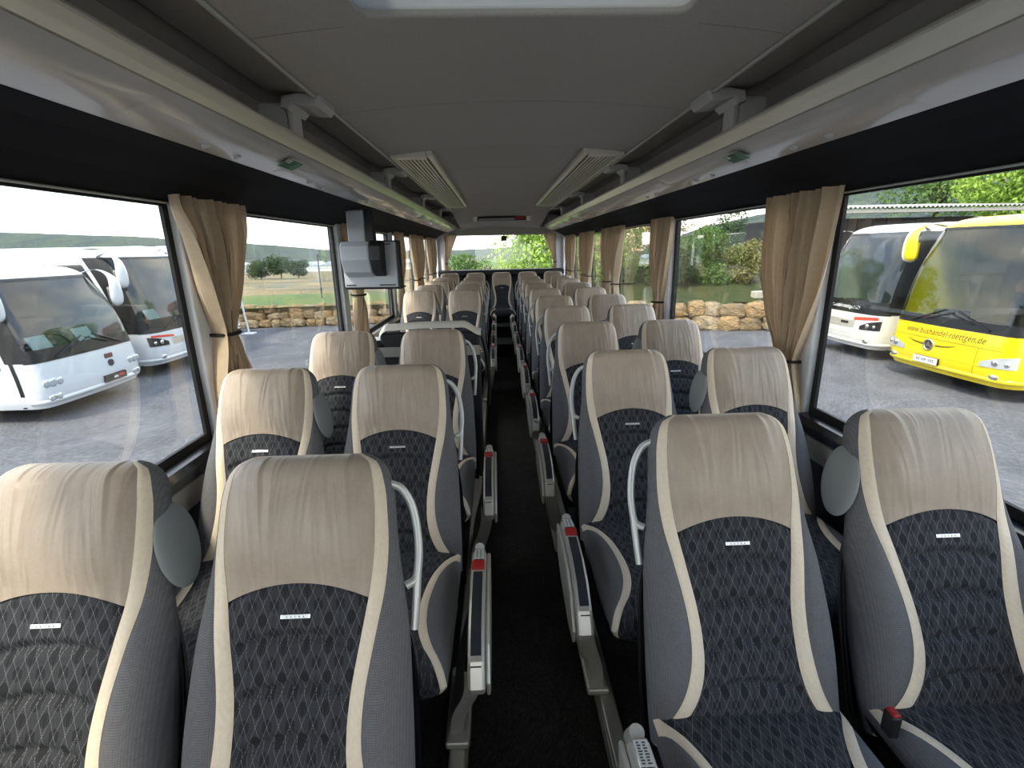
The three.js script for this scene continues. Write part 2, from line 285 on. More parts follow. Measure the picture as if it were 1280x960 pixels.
  part(h, 'frame', fg, M.lining);
  part(h, 'shaft', merge(box(-0.43, -0.41, 2.05, 2.2, -1.47, -0.69), box(0.41, 0.43, 2.05, 2.2, -1.47, -0.69), box(-0.43, 0.43, 2.05, 2.2, -1.475, -1.455), box(-0.43, 0.43, 2.05, 2.2, -0.7, -0.68)), M.lining);
  part(h, 'panel', box(-0.41, 0.41, 2.03, 2.036, -1.455, -0.7), M.frosted);
}
// luggage racks
for (const s of [-1, 1]) {
  const who = s < 0 ? 'white coaches' : 'yellow coach';
  const r = thing('luggage_rack', 'long silver overhead luggage rack on the side of the ' + who, 'luggage rack');
  const f = (pts) => pts.map(([x, y]) => [s * x, y]);
  part(r, 'lip', extrudeZ(f([[0.81, 1.88], [0.799, 1.878], [0.791, 1.868], [0.79, 1.86], [0.797, 1.838], [0.804, 1.82], [0.815, 1.815], [0.83, 1.82], [0.83, 1.876]]), -9.3, ZF - 0.05), M.rackLip, 'rounded pale rack lip');
  const und = [[0.806, 1.816], [0.83, 1.8], [0.86, 1.786], [0.9, 1.772], [0.95, 1.758]];
  const curve = (t) => { const k = t * (und.length - 1), i = Math.min(und.length - 2, Math.floor(k)); return [lerp(und[i][0], und[i + 1][0], k - i), lerp(und[i][1], und[i + 1][1], k - i)]; };
  const zc = [ZF - 0.05]; for (let z = 2.0; z > -8.9; z -= 0.81) zc.push(z); zc.push(-9.3);
  for (let i = 0; i + 1 < zc.length; i++) { // service panels, one per seat row
    const z1 = zc[i], z0 = zc[i + 1];
    const g = grid(12, 24, (u, v) => { const [x, y] = curve(u); const b = 0.010 * Math.sin(Math.PI * u) * Math.pow(Math.sin(Math.PI * v), 0.6); return [s * (x - b * 0.4), y - b, lerp(z0, z1, v)]; }, null, s < 0);
    const p = part(r, 'service_panel', g, M.rackGloss, 'glossy silver panel over one seat row');
    const zm = (z0 + z1) / 2;
    for (const dz of [-0.09, 0.09]) { const l = new THREE.CylinderGeometry(0.009, 0.012, 0.01, 16); l.rotateZ(s * -0.38); l.translate(s * 0.905, 1.762, zm + dz); part(p, 'reading_light', l, M.trimPale); }
  }
  part(r, 'shelf', extrudeZ(f([[0.82, 1.82], [1.17, 1.80], [1.17, 1.775], [0.95, 1.765], [0.83, 1.805]]), -9.3, ZF - 0.05), M.lining);
  const a = 0.018;
  part(r, 'fabric_fascia', extrudeZ(f([[0.952, 1.757], [1.02, 1.737], [1.12, 1.69], [1.175, 1.652], [1.205, WT], [1.212, WT + a], [1.21, 1.80], [0.96, 1.80]]), -9.3, ZF - 0.05), M.navy, 'black navy fabric fascia above the windows');
  part(r, 'edge_bead', bar([s * 1.196, WT - 0.002, -9.3], [s * 1.196, WT - 0.002, ZF - 0.1], 0.004), M.handle, 'thin silver bead');
  part(r, 'end_cap', extrudeZ(f([[0.80, 1.87], [0.80, 1.81], [0.95, 1.755], [1.2, WT], [1.2, 1.9]]), -9.33, -9.3), M.rackLip);
  for (const z of [0.4, -2.02, -3.64, -5.3, -6.9, -8.5]) {
    const b = part(r, 'hanger', extrudeZ(f([[0.685, 1.992], [0.683, 1.972], [0.70, 1.955], [0.745, 1.957], [0.78, 1.965], [0.80, 1.945], [0.83, 1.955], [0.82, 1.99], [0.76, 2.0], [0.71, 2.0]]), z - 0.085, z + 0.085, 0.008), M.bracket, 'pale bracket clipped to the ceiling-edge rod');
    part(b, 'post', box(s * 0.798, s * 0.825, 1.86, 1.975, z - 0.04, z + 0.04, 0.01), M.bracket);
    part(b, 'side_cheek', box(s * 0.825, s * 0.93, 1.83, 1.985, z - 0.035, z + 0.035, 0.01), M.bracket);
  }
  // green safety stickers
  const st = canvasTex(256, 128, (c, w, h) => {
    c.fillStyle = '#dfe9de'; c.fillRect(0, 0, w, h); c.fillStyle = '#12663f'; c.fillRect(8, 8, w - 16, h - 16);
    c.fillStyle = '#dfe9de'; c.fillRect(18, 18, 62, 40); c.fillStyle = '#12663f'; c.fillRect(30, 26, 12, 24); c.fillRect(50, 30, 20, 8);
    c.fillStyle = '#bcd8c6'; c.fillRect(176, 18, 5, 92); c.fillStyle = '#4f8c6d'; c.fillRect(184, 16, 60, 96);
  });
  const k = solo('safety_sticker', grid(6, 4, (u, v) => { const [x, y] = curve(lerp(0.18, 0.62, v)); return [s * (x - 0.004), y - 0.0125, lerp(-2.09, -1.95, s < 0 ? 1 - u : u)]; }, (u, v) => [u, 1 - v], s > 0), std(0xffffff, 0.4, { map: st }), 'small green and white safety sticker on the rack facing the ' + who, 'sticker');
}
// ceiling air vents
for (const s of [-1, 1]) {
  const v = thing('air_vent', 'long slatted air vent along the ceiling on the side of the ' + (s < 0 ? 'white coaches' : 'yellow coach'), 'air vent');
  part(v, 'frame', merge(...[[0.44, 0.475, -6.7, -3.1], [0.665, 0.685, -6.7, -3.1], [0.475, 0.665, -3.16, -3.1], [0.475, 0.665, -6.7, -6.64]].map(([a, b, z0, z1]) => box(s * a, s * b, a < 0.5 && b < 0.5 ? 1.985 : 1.975, 2.04, z0, z1, 0.008))), M.rackLip);
  part(v, 'backing', box(s * 0.47, s * 0.67, 1.998, 2.02, -6.66, -3.12), M.black);
  for (let i = 0; i < 8; i++) part(v, 'slat', box(s * (0.483 + i * 0.0233), s * (0.493 + i * 0.0233), 1.978, 1.986, -6.64, -3.16), M.rackLip);
}
// silver seat rails along the aisle
for (const s of [-1, 1]) {
  const t = thing('seat_rail', 'silver seat rail along the aisle edge on the side of the ' + (s < 0 ? 'white coaches' : 'yellow coach'), 'rail');
  part(t, 'rail', merge(box(s * 0.215, s * 0.265, -0.005, 0.03, -7.7, 1.6, 0.008), box(s * 0.213, s * 0.222, -0.05, 0.01, -7.7, 1.6, 0.003)), M.silver);
}
// ---------------------------------------------------------------- seats
const TH = Math.atan(0.27 / 0.615), SMAX = 0.663, RT = 0.045, S1 = SMAX - RT, S0 = -0.07, YJ = 0.47;
const hwT = table([[-0.08, 0.225], [0, 0.226], [0.1, 0.223], [0.23, 0.218], [0.32, 0.213], [0.4, 0.202], [0.46, 0.193], [0.52, 0.187], [0.58, 0.182], [0.62, 0.172], [0.645, 0.155], [0.658, 0.135], [0.663, 0.118]]);
const outT = table([[-0.08, 0.222], [-0.045, 0.215], [-0.015, 0.196], [0.04, 0.163], [0.1, 0.144], [0.16, 0.137], [0.23, 0.141], [0.32, 0.157], [0.4, 0.171], [0.47, 0.1765], [0.54, 0.174], [0.6, 0.167], [0.645, 0.148], [0.663, 0.112]]);
const inT = table([[-0.08, 0.2195], [-0.05, 0.2], [-0.02, 0.168], [0.03, 0.132], [0.09, 0.112], [0.16, 0.107], [0.23, 0.112], [0.32, 0.128], [0.4, 0.142], [0.47, 0.151], [0.54, 0.152], [0.6, 0.147], [0.645, 0.134], [0.663, 0.105]]);
const bell = (x, m, w) => Math.exp(-((x - m) ** 2) / (w * w));
const quilts = [0.30, 0.215, 0.13, 0.045];
function backN(x, s, fabric) { // half thickness in front of the middle plane
  const ax = Math.abs(x), hw = hwT(s), i = inT(s), o = outT(s);
  let b = 0.055 + 0.020 * bell(s, 0.53, 0.11) - 0.006 * bell(s, 0.4, 0.05) + 0.016 * bell(s, 0.1, 0.12);
  b += 0.034 * bell(s, 0.2, 0.17) * sstep(i - 0.01, hw - 0.01, ax) ** 0.8;
  b -= 0.02 * bell(s, 0.51, 0.14) * sstep(i - 0.06, hw, ax);
  b -= 0.0035 * Math.exp(-(((ax - i) / 0.0045) ** 2)) + 0.003 * Math.exp(-(((ax - o) / 0.004) ** 2));
  if (fabric) {
    for (const q of quilts) { const d = s - (q + 0.026 * (1 - (x / i) ** 2)); b -= 0.011 * (1 - (x / i) ** 8) * Math.exp(-((d / 0.009) ** 2)); }
    b -= 0.005 * Math.exp(-(((s - (0.388 + 0.034 * (1 - (x / i) ** 2))) / 0.006) ** 2));
  }
  return b * Math.sqrt(Math.max(0, 1 - Math.pow(Math.min(1, ax / hw), 5)));
}
const NM = -0.055;
const XS = 0.95;
const toSeat = (x, s, n) => [x * XS, YJ + s * Math.cos(TH) + n * Math.sin(TH), -s * Math.sin(TH) + n * Math.cos(TH)];
const rowOf = (v, lo, split = 0.7) => v < split ? [lerp(lo, S1, v / split), 0] : [S1 + RT * Math.sin((v - split) / (1 - split) * Math.PI), (v - split) / (1 - split) * Math.PI];
const dense = (u) => { const w = 2 * u - 1; return Math.sign(w) * (1 - Math.pow(1 - Math.abs(w), 1.35)); }; // -1..1, more columns by the edges
const uvBack = (u, v, p) => [p[0], p[1] * 1.1];
const G = {};
G.headrest = grid(32, 40, (u, v) => { const xf = dense(u), [s, a] = rowOf(v, 0.388 + 0.034 * (1 - xf * xf), 0.62), x = xf * inT(s); return toSeat(x, s, NM + Math.cos(a) * backN(x, s)); }, uvBack);
G.fabric = grid(30, 100, (u, v) => { const xf = dense(u), s = lerp(S0, 0.388 + 0.034 * (1 - xf * xf), v), x = xf * inT(s); return toSeat(x, s, NM + backN(x, s, true)); }, uvBack);
G.strip = [-1, 1].map((k) => grid(8, 64, (u, v) => { const [s, a] = rowOf(v, S0, 0.8), x = k * lerp(inT(s), outT(s), u); return toSeat(x, s, NM + Math.cos(a) * backN(x, s) + 0.0008); }, uvBack, k < 0));
G.bolster = [-1, 1].map((k) => grid(14, 56, (u, v) => { const [s, a] = rowOf(v, S0, 0.8), x = k * lerp(outT(s), hwT(s), Math.sin(u * Math.PI / 2)); return toSeat(x, s, NM + Math.cos(a) * backN(x, s)); }, uvBack, k < 0));
G.backSkin = grid(24, 30, (u, v) => { const s = lerp(S0, S1, v), xf = Math.sin((u - 0.5) * Math.PI), x = xf * hwT(s); return toSeat(x, s, NM - backN(x, s) * 0.9); }, uvBack, true);
G.shell = (() => { // moulded plastic rear shell
  const f = (off) => (u, v) => { const s = lerp(-0.12, 0.43, v), w = (hwT(s) + 0.012) * (1 - 0.35 * Math.pow(v, 6)), xf = Math.sin((u - 0.5) * Math.PI); return toSeat(xf * w, s, NM - 0.025 - off - 0.06 * Math.sqrt(Math.max(0, 1 - xf ** 4))); };
  return merge(grid(20, 20, f(0), null, true), grid(20, 20, f(-0.012)));
})();
// cushion
const CQ1 = 0.44, CR = 0.05;
const cin = table([[-0.03, 0.218], [0, 0.205], [0.05, 0.172], [0.12, 0.142], [0.2, 0.126], [0.28, 0.122], [0.36, 0.132], [0.42, 0.155], [0.46, 0.185], [0.49, 0.205]]);
const cout = (q) => Math.min(0.2225, cin(q) + 0.026 * clamp((0.228 - cin(q)) / 0.03));
const chw = table([[-0.03, 0.226], [0.4, 0.226], [0.46, 0.222], [0.49, 0.214]]);
function cushN(x, q, fabric) {
  const ax = Math.abs(x), hw = chw(q), i = cin(q);
  let b = 0.06 + 0.012 * bell(q, 0.38, 0.1) + 0.022 * bell(q, 0.22, 0.2) * sstep(i - 0.01, hw - 0.01, ax) - 0.0035 * Math.exp(-(((ax - i) / 0.0045) ** 2)) - 0.003 * Math.exp(-(((ax - cout(q)) / 0.004) ** 2));
  if (fabric) for (const k of [0.12, 0.26]) b -= 0.007 * Math.exp(-(((q - k - 0.03 * (1 - (x / i) ** 2)) / 0.009) ** 2));
  return b * Math.sqrt(Math.max(0, 1 - Math.pow(Math.min(1, ax / hw), 6)));
}
const cRow = (v, sp = 0.75) => v < sp ? [lerp(-0.03, CQ1, v / sp), 0] : [CQ1 + CR * Math.sin((v - sp) / (1 - sp) * Math.PI * 0.9), (v - sp) / (1 - sp) * Math.PI * 0.9];
const toCush = (x, q, n) => [x * XS, 0.42 + n, q];
const uvC = (u, v, p) => [p[0], p[2] + p[1]];
G.cushion = grid(26, 60, (u, v) => { const [q, a] = cRow(v), x = dense(u) * cin(q); return toCush(x, q, Math.cos(a) * cushN(x, q, true)); }, uvC, true);
G.cstrip = [-1, 1].map((k) => grid(6, 44, (u, v) => { const [q, a] = cRow(v), x = k * lerp(cin(q), cout(q), u); return toCush(x, q, Math.cos(a) * cushN(x, q) + 0.0008); }, uvC, k > 0));
G.cbolster = [-1, 1].map((k) => grid(10, 44, (u, v) => { const [q, a] = cRow(v), x = k * lerp(cout(q), chw(q), Math.sin(u * Math.PI / 2)); return toCush(x, q, Math.cos(a) * cushN(x, q)); }, uvC, k > 0));
G.cunder = merge(grid(16, 16, (u, v) => { const q = lerp(-0.03, CQ1, v), xf = Math.sin((u - 0.5) * Math.PI), x = xf * chw(q); return toCush(x, q, -0.055 * Math.sqrt(Math.max(0, 1 - Math.abs(xf) ** 6))); }), box(-0.2, 0.2, 0.3, 0.37, -0.02, 0.4, 0.02), box(-0.19, 0.19, 0.2, 0.4, -0.06, 0.02, 0.02));
G.badge = (() => { const g = new RoundedBoxGeometry(0.056, 0.0085, 0.004, 1, 0.001); const p = toSeat(0, 0.362, NM + backN(0, 0.362, true) + 0.001); g.rotateX(-TH); g.translate(...p); return g; })();
G.badgeText = (() => { const g = new THREE.PlaneGeometry(0.05, 0.006); const p = toSeat(0, 0.362, NM + backN(0, 0.362, true) + 0.0034); g.rotateX(-TH); g.translate(...p); return g; })();
const badgeTex = canvasTex(256, 32, (c, w, h) => { c.fillStyle = '#d9dadb'; c.fillRect(0, 0, w, h); c.fillStyle = '#3a3c40'; c.font = 'bold 27px sans-serif'; c.textAlign = 'center'; c.textBaseline = 'middle'; [...'SETRA'].forEach((q, i) => c.fillText(q, 48 + i * 40, h / 2 + 1)); });
M.badgeFace = std(0xffffff, 0.3, { map: badgeTex, metalness: 0.4 });
const dispTex = canvasTex(64, 128, (c, w, h) => { c.fillStyle = '#c9cbc6'; c.fillRect(0, 0, w, h); c.fillStyle = '#3d4042'; for (let j = 0; j < 8; j++) for (let i = 0; i < 2; i++) c.fillRect(10 + i * 26, 10 + j * 14, 12 + ((i * 3 + j * 5) % 8), 8); });
M.dispFace = std(0xffffff, 0.35, { map: dispTex });
const ellip = (rx, ry, rz) => { const g = new THREE.SphereGeometry(1, 24, 16); g.scale(rx, ry, rz); return g; };
function makeSeat(name, sd, kind) { // sd: direction of the aisle in x; kind: aisle, window or bench
  const t = thing(name, 'x', 'seat');
  part(t, 'headrest_cover', G.headrest, M.leather, 'taupe leather headrest');
  part(t, 'back_panel', G.fabric, M.fabric, 'charcoal quilted fabric with criss-cross pattern');
  for (const k of [0, 1]) { part(t, 'trim_strip', G.strip[k], M.cream, 'cream leather trim strip'); part(t, 'side_bolster', G.bolster[k], M.bolster, 'grey woven side bolster'); }
  part(t, 'back_skin', G.backSkin, M.bolster); part(t, 'rear_shell', G.shell, M.shell, 'grey plastic rear shell');
  part(t, 'cushion', G.cushion, M.fabric, 'charcoal patterned seat cushion');
  for (const k of [0, 1]) { part(t, 'cushion_trim', G.cstrip[k], M.cream, 'cream cushion trim'); part(t, 'cushion_bolster', G.cbolster[k], M.bolster, 'grey cushion bolster'); }
  part(t, 'seat_base', G.cunder, M.darkPlastic);
  const bd = part(t, 'badge', G.badge, M.chrome, 'small chrome maker badge'); part(bd, 'lettering', G.badgeText, M.badgeFace);
  if (kind === 'bench') { part(t, 'bench_front', box(-0.22, 0.22, 0.27, 0.4, -0.3, 0.38, 0.02), M.darkPlastic); return t; }
  if (kind === 'aisle') {
    const P = (s, x, n) => toSeat(sd * x, s, n);
    part(t, 'grab_handle', merge(tube([P(0.60, 0.168, -0.05), P(0.59, 0.192, -0.062), P(0.555, 0.215, -0.07), P(0.50, 0.228, -0.072), P(0.445, 0.231, -0.07), P(0.405, 0.224, -0.066), P(0.395, 0.205, -0.06)], 0.0085, 32, 10), tube([P(0.42, 0.229, -0.068), P(0.36, 0.226, -0.066), P(0.31, 0.222, -0.066)], 0.0085, 12, 8)), M.handle, 'silver grab handle loop');
    // armrest console beside the cushion
    const x0 = sd * 0.262, x1 = sd * 0.306;
    const con = part(t, 'armrest_console', merge(extrudeX([[0.07, 0.5], [0.1, 0.54], [0.2, 0.55], [0.32, 0.542], [0.40, 0.52], [0.465, 0.475], [0.495, 0.42], [0.485, 0.395], [0.44, 0.388], [0.35, 0.40], [0.2, 0.41], [0.1, 0.43]], x0, x1, 0.008), extrudeX([[0.08, 0.52], [0.2, 0.525], [0.32, 0.515], [0.41, 0.475], [0.47, 0.41], [0.46, 0.365], [0.38, 0.355], [0.2, 0.385], [0.1, 0.42]], x1 + sd * 0.001, x1 + sd * 0.012, 0.005)), M.silver, 'silver armrest console');
    const ins = [[0.215, 0.5495], [0.32, 0.5425], [0.40, 0.5205], [0.445, 0.4895], [0.472, 0.462]];
    part(con, 'inset_panel', grid(2, 16, (u, v) => { const k = v * 4, i = Math.min(3, Math.floor(k)), z = lerp(ins[i][0], ins[i + 1][0], k - i), y = lerp(ins[i][1], ins[i + 1][1], k - i); return [lerp(x0 + sd * 0.008, x1 - sd * 0.009, u), y + 0.0022, z]; }), M.inset, 'black glossy inset panel');
    part(con, 'belt_buckle', box(x0 + sd * 0.002, x1 - sd * 0.004, 0.53, 0.557, 0.165, 0.205, 0.004), M.red, 'red belt buckle button');
    const dp = new THREE.PlaneGeometry(0.028, 0.055); dp.rotateX(-Math.PI / 2); dp.rotateX(-0.08); dp.translate((x0 + x1) / 2, 0.5535, 0.133);
    part(con, 'label_plate', merge(box(x0 + sd * 0.008, x1 - sd * 0.008, 0.53, 0.551, 0.1, 0.163, 0.003)), M.chrome); part(con, 'printed_label', dp, M.dispFace);
    const kb = new THREE.CylinderGeometry(0.015, 0.018, 0.05, 20); kb.rotateX(0.5); kb.translate((x0 + x1) / 2, 0.525, 0.075); part(con, 'pivot_knob', kb, M.silver);
    // pedestal: waisted leg that sweeps into the rail
    const leg = [];
    const px = (y) => sd * lerp(0.205, 0.27, sstep(0.05, 0.4, y));
    part(t, 'pedestal', (() => {
      const a = 0.045;
      const wz = (y) => [lerp(0.02, 0.1, sstep(0.42, 0, y)) + 0.06 * sstep(0.25, 0.42, y), lerp(0.44, 0.30, sstep(0.42, 0.05, y))];
      const front = (k) => grid(6, 16, (u, v) => { const y = lerp(0.032, 0.42, v), [p, q] = wz(y); return [px(y) + k * sd * 0.02, y, lerp(p, q, u)]; }, null, k * sd < 0);
      const rim = (e) => grid(2, 16, (u, v) => { const y = lerp(0.032, 0.42, v), [p, q] = wz(y); return [px(y) + lerp(-1, 1, u) * sd * 0.02, y, e ? q : p]; });
      const ribs = tube([[px(0.4) + sd * 0.02, 0.4, 0.38], [px(0.25) + sd * 0.028, 0.25, 0.32], [px(0.1) + sd * 0.028, 0.1, 0.24], [px(0.01) + sd * 0.02, 0.045, 0.16]], 0.012, 20, 8);
      return merge(front(1), front(-1), rim(0), rim(1), ribs, box(sd * 0.17, sd * 0.245, 0.031, 0.06, 0.06, 0.34, 0.01));
    })(), M.silver, 'silver pedestal leg');
  } else {
    const g = ellip(0.014, 0.088, 0.05); g.rotateZ(sd * 0.3); g.rotateX(-TH * 0.6); g.rotateY(sd * -0.25);
    const p = toSeat(sd * 0.198, 0.49, -0.07); g.translate(...p);
    part(t, 'side_pad', g, M.pad, 'grey oval side pad');
    part(t, 'belt_buckle', merge(box(sd * 0.214, sd * 0.236, 0.46, 0.515, 0.03, 0.06, 0.006)), M.darkPlastic);
    part(t, 'buckle_button', box(sd * 0.217, sd * 0.233, 0.512, 0.52, 0.033, 0.057, 0.003), M.red, 'red buckle button');
    part(t, 'wall_leg', box(sd * -0.2, sd * -0.17, 0.0, 0.3, 0.0, 0.25, 0.01), M.darkPlastic);
  }
  return t;
}
{
  const ord = ['first', 'second', 'third', 'fourth', 'fifth', 'sixth', 'seventh', 'eighth', 'ninth', 'tenth'];
  const proto = {};
  const put = (key, name, sd, kind, x, z, label, group) => {
    let t;
    if (!proto[key]) t = proto[key] = makeSeat(name, sd, kind);
    else { t = proto[key].clone(); t.name = numbered(name); scene.add(t); t.userData = { ...t.userData }; }
    t.position.set(x, 0, z); tag(t, label, 'seat', group); return t;
  };
  for (let k = 0; k < 9; k++) {
    const z = -0.82 - 0.795 * k, n = ord[8 - k];
    put('aR', 'coach_seat', -1, 'aisle', [0.447, 0.42][k] ?? 0.406, z, `taupe headrest aisle seat, ${n} row before the rear bench, yellow coach side`, 'aisle seats on the yellow coach side');
    put('wR', 'coach_seat', -1, 'window', [0.938, 0.902][k] ?? 0.87, z, `taupe headrest window seat, ${n} row before the rear bench, yellow coach side`, 'window seats on the yellow coach side');
  }
  [-0.64, -1.455, -2.27].forEach((z, k) => {
    const n = ord[2 - k];
    put('aL', 'coach_seat', 1, 'aisle', [-0.481, -0.447, -0.428][k], z, `taupe headrest aisle seat, ${n} row before the stairwell console, white coach side`, 'aisle seats before the stairwell');
    put('wL', 'coach_seat', 1, 'window', [-0.94, -0.92, -0.893][k], z, `taupe headrest window seat with grey oval pad, ${n} row before the stairwell console`, 'window seats before the stairwell');
  });
  for (let k = 0; k < 4; k++) {
    const z = -4.88 - 0.79 * k, n = ord[k];
    put('aL', 'coach_seat', 1, 'aisle', -0.424, z, `taupe headrest aisle seat, ${n} row behind the stairwell console and monitor`, 'aisle seats behind the stairwell');
    put('wL', 'coach_seat', 1, 'window', -0.887, z, `taupe headrest window seat, ${n} row behind the stairwell console and monitor`, 'window seats behind the stairwell');
  }
  const bl = ['rear bench seat beside the window, white coach side', 'rear bench seat next to centre, white coach side', 'middle rear bench seat facing down the aisle', 'rear bench seat next to centre, yellow coach side', 'rear bench seat beside the window, yellow coach side'];
  [-0.91, -0.455, 0, 0.455, 0.91].forEach((x, i) => put('b', 'bench_seat', 1, 'bench', x, -8.55, 'taupe headrest ' + bl[i], 'rear bench seats'));
}
// ---------------------------------------------------------------- curtains
function curtain(s, c, label, group) { // c: rows of [y, zCentre, halfWidth, fold depth]
  const t = thing('curtain', label, 'curtain', [0, 0, 0], 0, group);
  const zc = table(c.rows.map((r) => [r[0], r[1]])), hw = table(c.rows.map((r) => [r[0], r[2]])), am = table(c.rows.map((r) => [r[0], r[3]]));
  const y0 = c.rows[0][0], y1 = c.rows[c.rows.length - 1][0], ph = c.phase || 0;
  const fold = (u, y) => { const w = u * c.folds * 2 * Math.PI + ph + 0.5 * Math.sin(y * 5 + u * 9 + ph); return 0.75 * Math.sin(w) + 0.4 * Math.sin(2.3 * w + 1.1 + y * 2) + 0.25 * Math.sin(0.37 * w + 3 * y); };
  part(t, 'cloth', grid(c.folds * 14, 44, (u, v) => {
    const y = lerp(y0, y1, v), a = am(y), w = u * c.folds * 2 * Math.PI + ph;
    return [s * (c.x - a * (1.0 + fold(u, y) * 1.15)), y, zc(y) + (u - 0.5) * 2 * hw(y) + 0.22 * hw(y) / c.folds * Math.cos(w)];
  }, (u, v) => [u * 0.9, lerp(y0, y1, v)]), M.curtain, 'beige pleated cloth');
  const ty = c.tie, tz = zc(ty), tw = hw(ty) + 0.006, ta = am(ty) * 2.0 + 0.006;
  const pts = []; for (let k = 0; k < 14; k++) { const q = k / 14 * 2 * Math.PI; pts.push([s * (c.x - am(ty) * 0.9 + Math.cos(q) * ta), ty + Math.sin(q + (s < 0 ? 2 : 0)) * 0.002, tz + Math.sin(q) * tw]); }
  const g = tube(pts, 0.007, 40, 6, true); part(t, 'tie_band', g, M.tie, 'dark tie band');
  return t;
}
{
  const mk = (tz, top0, top1, ty) => { // gathered at z=tz, y=ty; top spans top0..top1
    const c = (top0 + top1) / 2, h = Math.abs(top1 - top0) / 2;
    return [[0.70, tz + (c - tz) * 0.3, h * 0.62, 0.02], [ty - 0.2, tz + (c - tz) * 0.2, h * 0.55, 0.024], [ty - 0.06, tz, h * 0.34, 0.026], [ty, tz, h * 0.25, 0.024], [ty + 0.06, tz, h * 0.34, 0.027], [ty + 0.18, lerp(tz, c, 0.3), h * 0.6, 0.032], [ty + 0.36, lerp(tz, c, 0.75), h * 0.86, 0.032], [WT - 0.02, c, h, 0.026], [WT + 0.02, c, h, 0.026]];
  };
  const W = 'beige pleated curtain tied at the window pillar';
  const on = (s) => s < 0 ? 'white coach side' : 'yellow coach side';
  curtain(1, { x: 1.18, rows: mk(-2.03, -1.84, -2.3, 0.975), folds: 7, tie: 0.975, phase: 0.4 }, 'beige curtain tied low beside the black edged window showing the yellow coach', 'curtains, yellow coach side');
  curtain(-1, { x: 1.18, rows: mk(-1.94, -1.75, -2.2, 1.165), folds: 7, tie: 1.165, phase: 2 }, 'beige curtain with dark tie beside the window showing the white coaches', 'curtains, white coach side');
  curtain(1, { x: 1.18, rows: mk(-3.78, -3.62, -4.0, 1.04), folds: 6, tie: 1.04 }, W + ', second pillar on the yellow coach side', 'curtains, yellow coach side');
  curtain(-1, { x: 1.18, rows: mk(-3.88, -3.66, -4.1, 1.14), folds: 6, tie: 1.14, phase: 1 }, W + ' behind the hanging monitor', 'curtains, white coach side');
  const nn = { '-5.36': 'third', '-6.92': 'fourth', '-8.45': 'fifth' };
  for (const s of [-1, 1]) for (const z of [-5.36, -6.92, -8.45]) for (const e of [0, 1]) {
    const a = e ? z + 0.05 : z - 0.12, b = e ? z + 0.45 : z - 0.5;
    if (s < 0 && e && z > -6) continue;
    curtain(s, { x: 1.18, rows: mk(lerp(a, b, 0.3), a, b, 1.08), folds: 5, tie: 1.08, phase: z + e }, `${W}, ${nn[z]} pillar, ${e ? 'front' : 'rear'} side, ${on(s)}`, 'curtains, ' + on(s));
  }
  for (const s of [-1, 1]) { // rear window corner curtains
    const t = thing('curtain', `beige curtain drawn to the rear window corner, ${on(s)}`, 'curtain');
    part(t, 'cloth', grid(60, 30, (u, v) => { const y = lerp(1.08, 1.72, v), k = table([[1.08, 0.1], [1.2, 0.06], [1.28, 0.08], [1.72, 0.26]])(y); return [s * (1.06 - u * k), y, ZR + 0.12 + 0.018 * Math.sin(u * 30 + y * 3)]; }, (u, v) => [u * 0.6, v * 0.7]), M.curtain);
    part(t, 'tie_band', box(s * 0.995, s * 1.065, 1.195, 1.21, ZR + 0.095, ZR + 0.145, 0.005), M.tie);
  }
}
